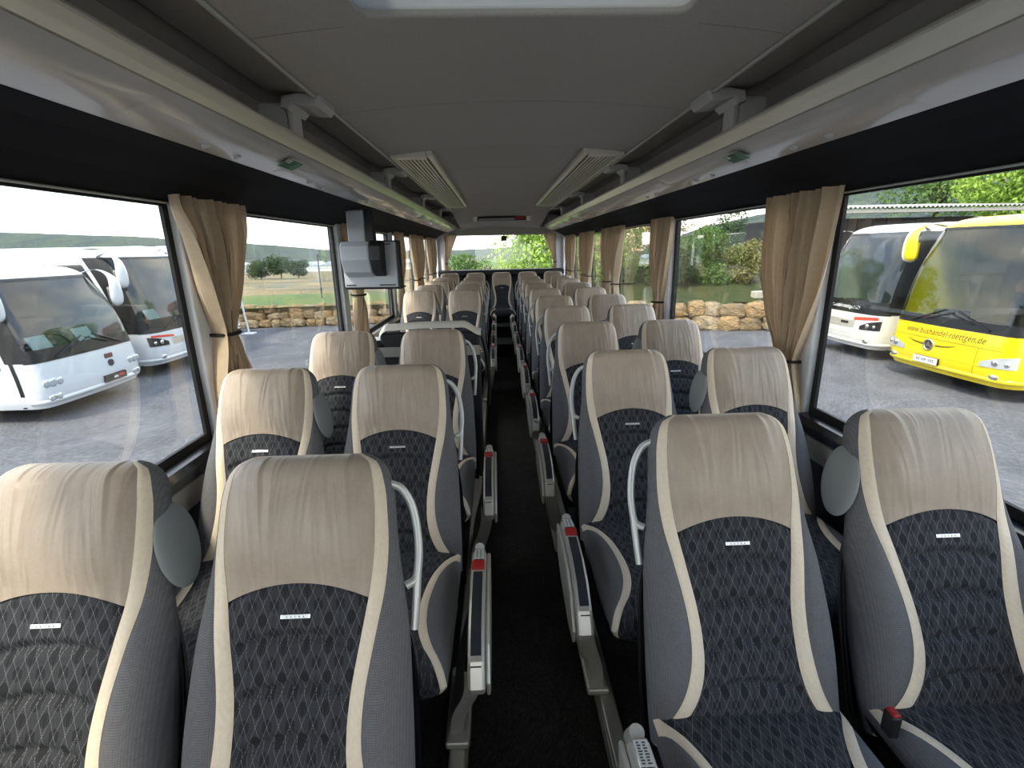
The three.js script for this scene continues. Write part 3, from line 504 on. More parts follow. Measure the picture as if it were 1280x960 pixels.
// ---------------------------------------------------------------- monitor, stairwell console, camera box
{
  const m = thing('ceiling_monitor', 'flat monitor with silver back hanging from the rack above the stairwell', 'monitor', [-0.945, 1.205, -3.5], -0.1);
  part(m, 'casing', box(-0.205, 0.205, 0, 0.325, -0.045, 0.0, 0.012), M.darkPlastic, 'black bezel casing');
  const back = part(m, 'back_cover', box(-0.197, 0.182, 0.014, 0.318, -0.008, 0.013, 0.008), M.monitorBack, 'silver grey back cover');
  part(back, 'vent_slot', box(-0.185, -0.115, 0.026, 0.034, 0.0125, 0.015), M.darkPlastic); part(back, 'vent_slot', box(0.05, 0.165, 0.026, 0.034, 0.0125, 0.015), M.darkPlastic); part(back, 'vent_slot', box(0.04, 0.15, 0.298, 0.304, 0.0125, 0.015), M.darkPlastic);
  part(m, 'hinge_housing', extrudeX([[0.01, 0.32], [0.09, 0.32], [0.115, 0.29], [0.115, 0.2], [0.08, 0.12], [0.02, 0.085], [0.01, 0.09]], -0.17, 0.03, 0.012), M.monitorBack, 'grey hinge housing');
  part(m, 'hinge_side', extrudeX([[0.012, 0.325], [0.09, 0.325], [0.112, 0.29], [0.112, 0.2], [0.078, 0.122], [0.02, 0.09], [0.012, 0.095]], 0.028, 0.11, 0.012), M.darkPlastic, 'black hinge side');
  part(m, 'arm', box(-0.12, 0.0, 0.3, 0.52, 0.01, 0.07, 0.012), M.monitorBack); part(m, 'arm_cover', box(0.0, 0.06, 0.3, 0.52, 0.015, 0.065, 0.01), M.darkPlastic);

  const c = thing('stairwell_console', 'dark stairwell partition with pale rounded top behind the front seats', 'partition', [0, 0, -2.98]);
  const top = (x) => 1.045 - 0.05 * sstep(-0.3, -0.19, x) - 0.012 * sstep(-0.5, -0.8, x) - 0.1 * sstep(-0.76, -0.85, x);
  part(c, 'top_cap', merge(grid(40, 8, (u, v) => { const x = lerp(-0.80, -0.19, u), a = v * Math.PI; return [x, top(x) - 0.035 + 0.035 * Math.sin(a), 0.05 * Math.cos(a)]; }), grid(2, 2, (u, v) => [-0.19 - 0.002 * u, top(-0.19) - 0.035 * (1 + v * 0.3), lerp(-0.05, 0.05, u)])), M.rackLip, 'pale grey rounded cap');
  part(c, 'panel', box(-0.80, -0.2, 0.02, 0.98, -0.045, 0.045, 0.02), M.wallDark); part(c, 'end_post', tube([[-0.195, 0.98, 0], [-0.165, 0.85, 0], [-0.15, 0.65, 0], [-0.16, 0.5, 0]], 0.012, 16, 8), M.darkPlastic);
  part(c, 'side_ledge', box(-1.16, -0.76, 0.86, 0.94, -0.14, 0.05, 0.03), M.sill); part(c, 'side_panel', box(-1.16, -0.78, 0.02, 0.87, -0.04, 0.03, 0.01), M.wallDark);
  part(c, 'silver_band', box(-0.82, -0.2, 0.84, 0.9, 0.045, 0.052, 0.002), M.silver);

  const d = thing('rear_camera_box', 'small dark box hanging at the top of the rear window', 'camera box', [0.07, 1.60, ZR + 0.14]);
  part(d, 'housing', box(-0.05, 0.05, 0, 0.09, -0.03, 0.03, 0.008), M.darkPlastic); part(d, 'stem', box(-0.01, 0.01, 0.08, 0.15, -0.01, 0.01), M.darkPlastic);
  const rb = thing('rear_ceiling_bow', 'arched grey trim bow across the rear of the ceiling', 'trim', [0, 0, -9.36]);
  part(rb, 'bow', grid(30, 10, (u, v) => { const x = lerp(-0.72, 0.72, u), a = v * 2 * Math.PI, y = 1.865 - 0.05 * Math.pow(Math.abs(x) / 0.72, 3); return [x, y + 0.02 * Math.sin(a), 0.03 * Math.cos(a)]; }), M.bracket);
  part(rb, 'header_panel', box(-0.82, 0.82, 1.71, 1.86, -0.27, -0.02, 0.01), M.lining);
}
// ---------------------------------------------------------------- outside: ground, walls, coaches, trees
const GY = -1.35;
{
  const g = struct('ground', 'grey asphalt yard around the coaches', 'ground');
  part(g, 'asphalt', (() => { const q = new THREE.PlaneGeometry(120, 60); q.rotateX(-Math.PI / 2); q.translate(0, GY, 10); return planarUV(q); })(), M.asphalt);
}
// coaches
function makeCoach(o) {
  const t = thing('parked_coach', o.label, 'coach', [o.x, GY, o.z], o.turn, 'coaches parked in the yard');
  const W = o.W / 2, H = o.H, L = 9, rc = o.rc ?? 0.3, yb = 0.28, ws = o.ws, wt = H - 0.2;
  const zf = table([[yb, -0.05], [yb + 0.12, 0.0], [0.6, 0.02], [ws, -0.04], [lerp(ws, wt, 0.5), -0.22], [wt, -0.62], [H - 0.06, -0.85], [H, -1.15]]);
  const hw = table([[yb, W - 0.05], [yb + 0.15, W], [ws, W], [H - 0.35, W - 0.04], [H - 0.12, W - 0.1], [H - 0.03, W - 0.2], [H, W - 0.32]]);
  const P = (p, y, off = 0) => { // p: 0 front centre .. 0.5 corner end .. 1 rear
    const k = Math.sign(p) || 1, q = Math.abs(p), w = hw(y), z = zf(y), bow = 0.07; let x, zz, nx, nz;
    if (q < 0.4) { x = q / 0.4 * (w - rc); zz = z - bow * (x / w) ** 2; nx = 2 * bow * x / w / w; nz = 1; }
    else if (q < 0.5) { const a = (q - 0.4) / 0.1 * Math.PI / 2, e = bow * ((w - rc) / w) ** 2; x = w - rc + rc * Math.sin(a); zz = z - e - rc * 1.3 * (1 - Math.cos(a)); nx = Math.sin(a); nz = Math.cos(a); }
    else { const e = bow * ((w - rc) / w) ** 2; x = w; zz = lerp(z - e - rc * 1.3, -L, (q - 0.5) / 0.5); nx = 1; nz = 0; }
    const n = Math.hypot(nx, nz); return [k * (x + off * nx / n), y, zz + off * nz / n];
  };
  const patch = (p0, p1, y0, y1, off = 0, nu = 24, nv = 8) => grid(nu, nv, (u, v) => P(lerp(p0, p1, u), typeof y0 === 'function' ? lerp(y0(lerp(p0, p1, u)), y1(lerp(p0, p1, u)), v) : lerp(y0, y1, v), off), (u, v, p) => [p[0], p[1]]);
  const paint = phy(o.paint, 0.28, { clearcoat: 0.6, clearcoatRoughness: 0.08 }), glassD = phy(0x0b0d10, 0.06, { clearcoat: 0.5, clearcoatRoughness: 0.02 });
  const scr = phy(0xb4c2c0, 0.03, { transmission: 1, thickness: 0, ior: 1.6, clearcoat: 1, clearcoatRoughness: 0.01 });
  part(t, 'body', merge(patch(-1, 1, yb, ws, 0, 96, 14), patch(0.47, 1, ws, H - 0.12, 0, 30, 10), patch(-1, -0.47, ws, H - 0.12, 0, 30, 10)), paint);
  part(t, 'roof', merge(patch(-1, 1, wt, H, 0, 96, 10), grid(2, 2, (u, v) => [lerp(-W + 0.3, W - 0.3, u), H, lerp(-L, -1.13, v)])), paint);
  part(t, 'floor_pan', box(-W + 0.05, W - 0.05, yb, yb + 0.06, -L, -0.4), M.darkPlastic);
  part(t, 'cab_interior', merge(box(-W + 0.08, W - 0.08, yb + 0.3, yb + 0.4, -4, -0.7), box(-W + 0.08, W - 0.08, yb, H - 0.3, -4.05, -4)), M.wallDark);
  const dash = part(t, 'dashboard', merge(box(-W + 0.12, W - 0.12, ws - 0.3, ws + 0.05, -1.1, -0.55, 0.08), box(-W + 0.3, -W + 0.9, ws - 0.1, ws + 0.2, -1.0, -0.7, 0.06)), M.darkPlastic);
  const wheelS = new THREE.TorusGeometry(0.22, 0.02, 8, 28); wheelS.rotateX(-0.9); wheelS.translate(0.55, ws + 0.12, -1.15); part(dash, 'steering_wheel', wheelS, M.darkPlastic);
  part(t, 'windscreen', patch(-0.475, 0.475, ws, wt, 0.002, 40, 14), scr, 'wide windscreen reflecting the sky');
  part(t, 'windscreen_surround', merge(patch(-0.478, 0.478, ws - 0.02, ws + o.band, 0.008, 40, 2), patch(-0.512, -0.462, ws, wt, 0.008, 8, 12), patch(0.462, 0.512, ws, wt, 0.008, 8, 12), patch(-0.478, 0.478, wt - 0.05, wt, 0.008, 40, 2)), M.black);
  for (const k of [-1, 1]) { // wipers, side windows, lamps, mirrors
    const a = P(k * 0.30, ws + 0.03, 0.03), b = P(k * 0.05, ws + 0.30, 0.025);
    part(t, 'wiper', merge(bar(a, b, 0.014), bar(P(k * 0.18, ws + 0.1, 0.03), P(-k * 0.02, ws + 0.26, 0.02), 0.012)), M.black);
    const zs = [0.515, 0.56, 0.645, 0.73, 0.815, 0.9, 0.985];
    for (let i = 0; i + 1 < zs.length; i++) part(t, 'side_window', patch(k * (zs[i] + 0.003), k * (zs[i + 1] - 0.003), i ? ws + 0.15 : ws - 0.1, H - 0.35, 0.012, 6, 6), glassD, 'dark side window');
    part(t, 'door_seam', patch(k * 0.505, k * 0.509, yb + 0.02, H - 0.35, 0.006, 1, 8), M.black);
    if (o.lamp) {
      const yl = o.lamp.y, lf = (p) => yl + 0.05 * Math.abs(Math.abs(p) - 0.25), hl = part(t, 'headlight', patch(k * 0.30, k * 0.455, (p) => yl - 0.05 + 0.25 * (Math.abs(p) - 0.30) * 0.6, (p) => yl + 0.04 + 1.0 * (Math.abs(p) - 0.30), 0.014, 12, 5), o.lamp.dark ? M.black : phy(0xd7dde0, 0.15, { clearcoat: 1, clearcoatRoughness: 0.05, metalness: 0.4 }), 'swept headlight');
      for (const [p, r] of [[0.39, 0.06], [0.43, 0.045]]) { const q = P(k * p, yl + 0.05, 0.012), l = ellip(r, r, 0.03); l.translate(...q); part(hl, 'lens', l, M.chrome); }
    } else for (const [p, y, r] of [[0.33, 0.72, 0.07], [0.38, 0.72, 0.08], [0.42, 0.72, 0.07], [0.36, 0.46, 0.06], [0.41, 0.46, 0.06]]) {
      const l = ellip(r, r, 0.03); l.translate(...P(k * p, y, 0.0)); part(t, 'round_lamp', l, phy(0xc9d0d6, 0.15, { metalness: 0.5 }));
    }
    const fl = ellip(0.09, 0.05, 0.02); fl.translate(...P(k * 0.4, 0.46, 0.004)); part(t, 'fog_lamp', fl, M.chrome);
    // hanging mirror on a curved arm
    const mt = P(k * 0.475, wt + 0.02, 0.0), f = o.mirrorFwd ?? 0.55;
    const m3 = [mt[0] + k * 0.2, mt[1] - 0.5, mt[2] + f], drop = (dx, sc) => { // tapered drop: thin arm swelling into the housing
      const cv = new THREE.CatmullRomCurve3([[mt[0], mt[1], mt[2]], [mt[0] + k * 0.12, mt[1] + 0.06, mt[2] + f * 0.55], [mt[0] + k * 0.19, mt[1] - 0.1, mt[2] + f * 0.95], [m3[0], m3[1], m3[2]], [m3[0], m3[1] - 0.2, m3[2] - 0.02]].map((q) => new THREE.Vector3(...q)));
      return grid(14, 26, (u, v) => { const c = cv.getPoint(v), a = u * 2 * Math.PI, r = sc * lerp(0.05, 0.15, sstep(0.3, 0.75, v)) * Math.sqrt(Math.max(0, 1 - Math.pow(v, 14))); return [c.x + dx + Math.cos(a) * r, c.y, c.z + Math.sin(a) * r * 0.62 - 0.0]; });
    };
    const mir = part(t, 'mirror', drop(0, 1), o.mirror ? phy(o.mirror, 0.3) : paint, 'drop shaped hanging wing mirror');
    if (o.mirrorFace) part(mir, 'mirror_face', drop(k * 0.07, 0.86), phy(o.mirrorFace, 0.3), 'white mirror face');
    part(mir, 'mirror_glass', box(m3[0] - 0.1, m3[0] + 0.1, m3[1] - 0.12, m3[1] + 0.2, m3[2] - 0.1, m3[2] - 0.095), M.chrome);
    for (const zw of [-2.2, -6.8]) { const w = new THREE.CylinderGeometry(0.5, 0.5, 0.3, 28); w.rotateZ(Math.PI / 2); w.translate(k * (W - 0.14), 0.5, zw); const wh = part(t, 'wheel', w, M.black); const hb = new THREE.CylinderGeometry(0.28, 0.28, 0.32, 20); hb.rotateZ(Math.PI / 2); hb.translate(k * (W - 0.135), 0.5, zw); part(wh, 'hub', hb, M.silver); }
  }
  // bumper crease, emblem, plate
  part(t, 'bumper_lip', merge(...[-1, 1].map((k) => grid(30, 4, (u, v) => { const p = P(k * u * 0.5, lerp(0.34, 0.44, v), 0.03 * Math.sin(v * Math.PI)); return p; }, null, k < 0))), paint);
  part(t, 'bumper_crease', patch(-0.5, 0.5, 0.60, 0.625, 0.006, 40, 1), o.crease ?? paint);
  if (o.plate) { const pl = P(o.plateAt ?? 0, 0.5, 0.03); const g = new THREE.PlaneGeometry(0.55, 0.13); g.translate(pl[0], pl[1], pl[2] + 0.02); const b = box(pl[0] - 0.275, pl[0] + 0.275, pl[1] - 0.065, pl[1] + 0.065, pl[2] - 0.03, pl[2] + 0.018); const q = part(t, 'number_plate', b, M.black); part(q, 'plate_face', g, std(0xffffff, 0.4, { map: o.plate })); }
  o.extra?.(t, P, patch, { ws, wt, H, W });
  return t;
}
const textTex = (w, h, bg, fg, txt, font) => canvasTex(w, h, (c) => { c.fillStyle = bg; c.fillRect(0, 0, w, h); c.fillStyle = fg; c.font = font; c.textAlign = 'center'; c.textBaseline = 'middle'; c.fillText(txt, w / 2, h / 2 + 2, w - 12); });
const band = (P, p0, p1, y0, y1, off) => grid(40, 2, (u, v) => P(lerp(p0, p1, u), lerp(y0, y1, v), off), (u, v) => [u, v]);
makeCoach({
  label: 'bright yellow coach with web address lettering above its number plate', x: 8.5, z: -9.12, turn: -Math.PI / 2 + 0.02, W: 2.76, H: 3.24, ws: 1.2, band: 0.16, paint: 0xf2d800, lamp: { y: 0.66 }, mirror: 0xf2d800, mirrorFace: 0xf4f2ea, plateAt: -0.08, mirrorFwd: 0.6,
  plate: textTex(512, 128, '#e8e9ea', '#2b3550', 'KI·HP 101', 'bold 84px sans-serif'),
  extra(t, P, patch, q) {
    part(t, 'lettering_band', band(P, -0.33, 0.30, 0.94, 1.16, 0.006), std(0xffffff, 0.35, { map: textTex(1024, 110, '#f2d800', '#5e3f05', 'www.bushandel-roettgen.de', 'italic bold 76px sans-serif') }), 'web address lettering');
    const e = P(-0.09, 0.80, 0.02), ring = new THREE.TorusGeometry(0.1, 0.016, 8, 28); ring.translate(...e);
    const em = part(t, 'emblem', merge(ring, ...[0, 1, 2].map((k) => { const a = k * 2 * Math.PI / 3 + Math.PI / 2, s = new THREE.Shape([[0, 0.098], [-0.018, 0.0], [0.018, 0.0]].map(([x, y]) => new THREE.Vector2(x, y))); const g = new THREE.ExtrudeGeometry(s, { depth: 0.012, bevelEnabled: false }); g.rotateZ(a - Math.PI / 2); g.translate(...e); return g; })), M.chrome, 'round three pointed chrome emblem');
    const dk = new THREE.CylinderGeometry(0.1, 0.1, 0.01, 28); dk.rotateX(Math.PI / 2); dk.translate(e[0], e[1], e[2] - 0.006); part(em, 'emblem_disc', dk, std(0x4a3d22, 0.4));
    for (const k of [-1, 1]) part(t, 'grille_slit', grid(20, 1, (u, v) => { const p = -0.09 + k * lerp(0.05, 0.2, u); return P(p, 0.80 + (v - 0.5) * 0.035 * (1 - u * 0.7) - 0.0 + 0.06 * u * u, 0.007); }), std(0x6a5206, 0.5));
    part(t, 'panel_seam', merge(patch(-0.5, 0.5, 0.915, 0.922, 0.004, 40, 1), patch(0.262, 0.265, 0.35, 0.92, 0.005, 1, 6)), std(0x8a6a00, 0.6));
    for (const x of [-0.62, -0.05]) { const s = part(t, 'driver_seat', merge(box(x - 0.24, x + 0.24, 0.9, 1.75, -2.3, -2.15, 0.06), box(x - 0.24, x + 0.24, 0.75, 0.9, -2.3, -1.8, 0.06)), M.shell); part(s, 'seat_headrest', box(x - 0.2, x + 0.2, 1.72, 1.98, -2.28, -2.12, 0.08), std(0xd98a4c, 0.6), 'orange headrest'); }
    part(t, 'inner_arch', tube([[-0.95, 1.3, -2.6], [-0.8, 2.1, -2.6], [-0.3, 2.35, -2.6], [0.4, 2.3, -2.6]], 0.03, 24, 8), M.trimPale);
    for (let k = 0; k < 5; k++) part(t, 'roof_marker', ellip(0.05, 0.025, 0.03).translate(...P(-0.3 + k * 0.15, q.H - 0.05, 0.01)), M.chrome);
  },
});
makeCoach({
  label: 'white coach with black nose lettering parked behind the yellow one', x: 8.75, z: -12.4, turn: -Math.PI / 2, W: 2.5, H: 3.2, ws: 1.12, band: 0.28, paint: 0xdedcd6, lamp: { y: 0.78, dark: true }, mirrorFwd: 0.5,
  extra(t, P, patch, q) {
    part(t, 'lettering_band', band(P, -0.38, 0.24, 1.15, 1.33, 0.014), std(0xffffff, 0.35, { map: textTex(1024, 110, '#0c0d0f', '#f0f0f0', 'www.bushandel-roettgen.de', 'bold italic 74px sans-serif') }), 'white web address lettering on black');
    part(t, 'red_stripe', patch(0.2, 0.44, (p) => 0.93 + 0.25 * (Math.abs(p) - 0.2), (p) => 1.0 + 0.25 * (Math.abs(p) - 0.2), 0.01, 12, 2), std(0xd8432b, 0.4), 'red orange stripe');
    part(t, 'silver_grille', patch(-0.22, 0.22, 0.74, 0.92, 0.008, 24, 2), M.silver);
    for (let k = 0; k < 5; k++) part(t, 'maker_letter', (() => { const p = P(0.04 + k * 0.022, 0.85, 0.02); return box(p[0] - 0.02, p[0] + 0.02, 0.82, 0.88, p[2] - 0.01, p[2] + 0.005, 0.003); })(), M.black);
  },
});
const card = (t, x, y, z) => part(t, 'paper_card', (() => { const g = box(-0.2, 0.2, -0.14, 0.14, -0.004, 0.004); g.rotateX(-0.5); g.translate(x, y, z); return g; })(), std(0xdfe6ea, 0.6), 'white paper card behind the glass');
makeCoach({
  label: 'low white coach with round lamps and dark plate, nearest to the asphalt corner', x: -7.85, z: -9.5, turn: Math.PI / 2, W: 2.42, H: 2.68, ws: 1.1, rc: 0.18, band: 0.2, paint: 0xd5dade, mirrorFwd: 0.5,
  plate: canvasTex(256, 64, (c, w, h) => { c.fillStyle = '#23262b'; c.fillRect(0, 0, w, h); c.fillStyle = '#d9dde0'; c.fillRect(100, 22, 50, 22); c.fillStyle = '#b33a34'; c.fillRect(165, 10, 70, 30); }), plateAt: 0.12,
  extra(t, P) {
    card(t, -0.62, 1.35, -0.42); card(t, 0.35, 1.36, -0.42);
    part(t, 'grille_badge', (() => { const p = P(0.12, 0.93, 0.01); return box(p[0] - 0.1, p[0] + 0.1, 0.88, 0.97, p[2] - 0.01, p[2] + 0.012, 0.01); })(), std(0x6b4a42, 0.5));
    const e = P(0.12, 0.78, 0.01), dk = new THREE.CylinderGeometry(0.065, 0.065, 0.03, 20); dk.rotateX(Math.PI / 2); dk.translate(...e); part(t, 'emblem', dk, M.shell);
  },
});
makeCoach({
  label: 'tall white coach with dark swept headlights parked behind the low white coach', x: -8.15, z: -12.85, turn: Math.PI / 2, W: 2.52, H: 3.0, ws: 1.06, band: 0.3, paint: 0xd3d8dc, lamp: { y: 0.76, dark: true }, mirrorFwd: 0.6,
  extra(t, P, patch) {
    card(t, -0.5, 1.42, -0.45);
    part(t, 'red_stripe', patch(-0.44, -0.2, (p) => 0.88 + 0.25 * (Math.abs(p) - 0.2), (p) => 0.93 + 0.25 * (Math.abs(p) - 0.2), 0.01, 12, 2), std(0xd8432b, 0.4));
    part(t, 'silver_grille', patch(-0.24, 0.24, 0.70, 0.86, 0.008, 24, 2), M.silver);
  },
});
makeCoach({ label: 'white coach mostly hidden behind the tall white coach', x: -8.9, z: -16.0, turn: Math.PI / 2, W: 2.52, H: 3.1, ws: 1.06, band: 0.3, paint: 0xd0d5d9, lamp: { y: 0.76, dark: true } });

// boulder walls
const rockGeos = [0, 1, 2, 3, 4].map((k) => {
  const g = new THREE.IcosahedronGeometry(0.5, 3), p = g.attributes.position;
  for (let i = 0; i < p.count; i++) {
    const v = new THREE.Vector3().fromBufferAttribute(p, i), n = v.clone().normalize();
    const q = Math.pow(Math.pow(Math.abs(n.x), 4) + Math.pow(Math.abs(n.y), 4) + Math.pow(Math.abs(n.z), 4), -0.25);
    const r = 0.5 * lerp(1, q, 0.75) * (1 + 0.25 * fbm(n.x * 1.6 + k * 9, n.y * 1.6, n.z * 1.6 + k, 3)); p.setXYZ(i, n.x * r, n.y * r * 0.9, n.z * r);
  }
  g.computeVertexNormals(); return g;
});
function boulderWall(label, a, b, rows, size) {
  const t = thing('boulder_wall', label, 'stone wall', [0, GY, 0]);
  const L = Math.hypot(b[0] - a[0], b[1] - a[1]), dx = (b[0] - a[0]) / L, dz = (b[1] - a[1]) / L;
  for (let r = 0; r < rows; r++) {
    let d = rnd(0, 0.3);
    while (d < L) {
      const w = size * rnd(0.7, 1.45), h = size * rnd(0.62, 0.85), m = part(t, 'stone', rockGeos[Math.floor(rnd(0, 4.99))], M.stones[Math.floor(rnd(0, 3.99))]);
      m.position.set(a[0] + dx * (d + w / 2) + rnd(-0.06, 0.06), size * 0.3 + r * size * 0.6 + rnd(-0.04, 0.04), a[1] + dz * (d + w / 2) - r * 0.12 + rnd(-0.08, 0.08));
      m.scale.set(w * 1.05, h * 1.12, size * rnd(0.9, 1.2)); m.rotation.set(rnd(-0.15, 0.15), -Math.atan2(dz, dx) + rnd(-0.2, 0.2), rnd(-0.15, 0.15)); d += w * 0.94;
    }
  }
  return t;
}
boulderWall('sandy boulder wall edging the yard below the field', [-17, -18.9], [-1.6, -20.2], 3, 0.46);
boulderWall('low row of large pale boulders below the shrub bank', [4.2, -17.2], [13, -15.2], 2, 0.72);

// terrain beyond the yard
{
  const t = struct('terrain', 'grass bank, dry field and wooded hills beyond the yard', 'terrain');
  part(t, 'grass_strip', grid(40, 6, (u, v) => { const x = lerp(-60, 3, u), z = lerp(-19.4, -27, v) + (x + 10) * -0.08; return [x, GY + 0.78 - 0.1 * v + 0.1 * fbm(x * 0.4, z * 0.4, 0), z]; }, (u, v, p) => [p[0], p[2]], false), M.grass);
  part(t, 'field', grid(40, 20, (u, v) => { const x = lerp(-190, 8, u), z = lerp(-24, -150, v); return [x, -0.72 - 0.022 * (-z - 24) + 0.12 * fbm(x * 0.05, z * 0.05, 0), z]; }, (u, v, p) => [p[0], p[2]]), M.field);
  part(t, 'far_ground', grid(10, 10, (u, v) => [lerp(-700, 700, u), -4.2, lerp(-700, 200, v)], (u, v, p) => [p[0], p[2]]), M.grass);
  const hillTop = table([[-700, 29], [-490, 27], [-255, 11], [-155, 2], [-40, 1.5], [100, 4], [260, 8]]);
  part(t, 'hill', grid(120, 16, (u, v) => { const x = lerp(-700, 260, u), z = -300 - 260 * v - (x + 200) * -0.05; const h = (hillTop(x) + 4 + 2.5 * fbm(x * 0.012, 1, 2, 4)) * Math.sin(clamp(v * 1.4) * Math.PI / 2) + 2.2 * fbm(x * 0.09, z * 0.05, 4, 3) * v; return [x, -4 + h, z]; }, (u, v, p) => [p[0], p[2] + p[1] * 4]), M.hill);
  part(t, 'wooded_slope', grid(60, 30, (u, v) => { const x = lerp(26, 140, v), z = lerp(-120, 30, u); const h = 24 * Math.pow(v, 0.9) + 2.4 * fbm(x * 0.2, z * 0.2, 1, 3); return [x, GY + 0.5 + h, z]; }, (u, v, p) => [p[0] * 3, p[2] * 3]), M.hill);
  part(t, 'bank', grid(40, 14, (u, v) => { const x = lerp(3.2, 11.2, u), z = lerp(-16.4, -30, v) + (x - 8) * 0.22; return [x, GY + 0.9 + 1.6 * Math.pow(v, 0.7) + 0.25 * fbm(x * 0.7, z * 0.7, 3, 3), z]; }, (u, v, p) => [p[0], p[2]]), M.bank);
}
// foliage
const leafGeo = (() => { const g = new THREE.BufferGeometry(); g.setAttribute('position', new THREE.Float32BufferAttribute([0, -0.5, 0, 0.28, 0, 0.08, 0, 0.55, 0, -0.28, 0, 0.08], 3)); g.setAttribute('uv', new THREE.Float32BufferAttribute([0.5, 0, 1, 0.5, 0.5, 1, 0, 0.5], 2)); g.setIndex([0, 1, 2, 0, 2, 3]); g.computeVertexNormals(); return g; })();
const leafMat = (c) => phy(c, 0.8, { transmission: 0.25, thickness: 0 });
const leafM = { bright: leafMat(0x9cbc4c), mid: leafMat(0x5d7f36), dark: leafMat(0x3f5a30), blue: leafMat(0x6f8c86), olive: leafMat(0x7d7f45) };
function tree(name, label, cat, x, z, y0, h, r, mat, n, leaf, group, trunk = true) {
  const t = thing(name, label, cat, [x, y0, z], 0, group), ph = rnd(0, 50);
  const blobs = []; for (let i = 0; i < 14; i++) { const a = rnd(0, 6.28), k = Math.sqrt(rnd()) * 0.6; blobs.push([Math.cos(a) * r * k, trunk ? lerp(h * 0.35, h * 0.86, rnd()) : lerp(h * 0.2, h * 0.75, rnd()), Math.sin(a) * r * k, r * rnd(0.35, 0.55)]); }
  if (trunk) {
    part(t, 'trunk', merge(tube([[0, 0, 0], [0.03 * h, h * 0.3, 0], [0, h * 0.75, 0.02 * h]], Math.max(0.06, h * 0.02), 10, 8), ...blobs.slice(0, 6).map((b) => tube([[0.02 * h, h * 0.3, 0], [b[0] * 0.5, (b[1] + h * 0.3) / 2, b[2] * 0.5], [b[0], b[1], b[2]]], Math.max(0.03, h * 0.009), 8, 6))), M.bark);
  }
  const im = new THREE.InstancedMesh(leafGeo, mat, n), m = new THREE.Matrix4(), q = new THREE.Quaternion(), e = new THREE.Euler(), c = new THREE.Color();
  for (let i = 0; i < n; i++) {
    const b = blobs[Math.floor(rnd(0, 13.99))], u = rnd(-1, 1), a = rnd(0, 6.28), k = Math.cbrt(rnd(0.35, 1)) * b[3] * (1 + 0.25 * perlin.noise(u * 3 + ph, a * 2, b[0])), w = Math.sqrt(1 - u * u);
    e.set(rnd(0, 6.28), rnd(0, 6.28), rnd(0, 6.28)); q.setFromEuler(e); const s = leaf * rnd(0.7, 1.4);
    m.compose(new THREE.Vector3(b[0] + Math.cos(a) * w * k, b[1] + u * k * 0.85, b[2] + Math.sin(a) * w * k), q, new THREE.Vector3(s, s, s)); im.setMatrixAt(i, m);
    const v = rnd(0.75, 1.2); c.setRGB(v * rnd(0.9, 1.1), v, v * rnd(0.85, 1)); im.setColorAt(i, c);
  }
  im.name = 'foliage'; im.userData.kind = 'stuff'; t.add(im); return t;
}
tree('leafy_tree', 'bright green leafy tree filling the rear window', 'tree', 3.1, -21, GY, 6.6, 3.4, leafM.bright, 22000, 0.15);
tree('leafy_tree', 'smaller pale green tree beside the one in the rear window', 'tree', -1.9, -25, GY, 2.5, 1.6, leafM.mid, 6000, 0.13);
tree('leafy_tree', 'broad bright green tree beyond the end of the shed roof', 'tree', 26.5, -24.5, GY, 7.8, 3.9, leafM.bright, 26000, 0.2);
tree('conifer_tree', 'blue grey tree beside the broad tree over the yellow coach', 'tree', 28.5, -18, GY, 6.8, 2.4, leafM.blue, 12000, 0.18);
for (const [x, z, h] of [[40, -34, 12], [44, -24, 13], [38, -44, 11], [46, -14, 13], [32, -52, 10]]) tree('slope_tree', 'green tree on the wooded slope above the shed', 'tree', x, z, GY + 2, h, 4.2, leafM.mid, 7000, 0.3, 'trees on the wooded slope');
for (const [x, z, h, r] of [[-28.8, -62, 2.5, 1.6], [-26.6, -62.5, 2.8, 1.8], [-24.7, -63, 2.4, 1.4]]) tree('field_tree', 'dark round tree in the clump across the dry field', 'tree', x, z, -1.75, h, r, leafM.dark, 4000, 0.18, 'trees across the field');
for (const [x, z, h, r, k] of [[6.5, -18.8, 2.6, 1.1, 'dark'], [7.9, -19.2, 3.2, 1.2, 'mid'], [9.3, -18.8, 2.4, 1.0, 'olive'], [5.0, -19.8, 3.6, 1.3, 'mid'], [7.0, -21.8, 4.4, 1.6, 'olive'], [9.4, -21.6, 4.2, 1.3, 'dark']]) tree('bank_shrub', { dark: 'dark green', mid: 'mid green', olive: 'olive brown' }[k] + ' shrub growing on the bank behind the boulders', 'shrub', x, z, GY + 0.8, h, r, leafM[k], 5000, 0.1, k + ' shrubs on the bank', false);

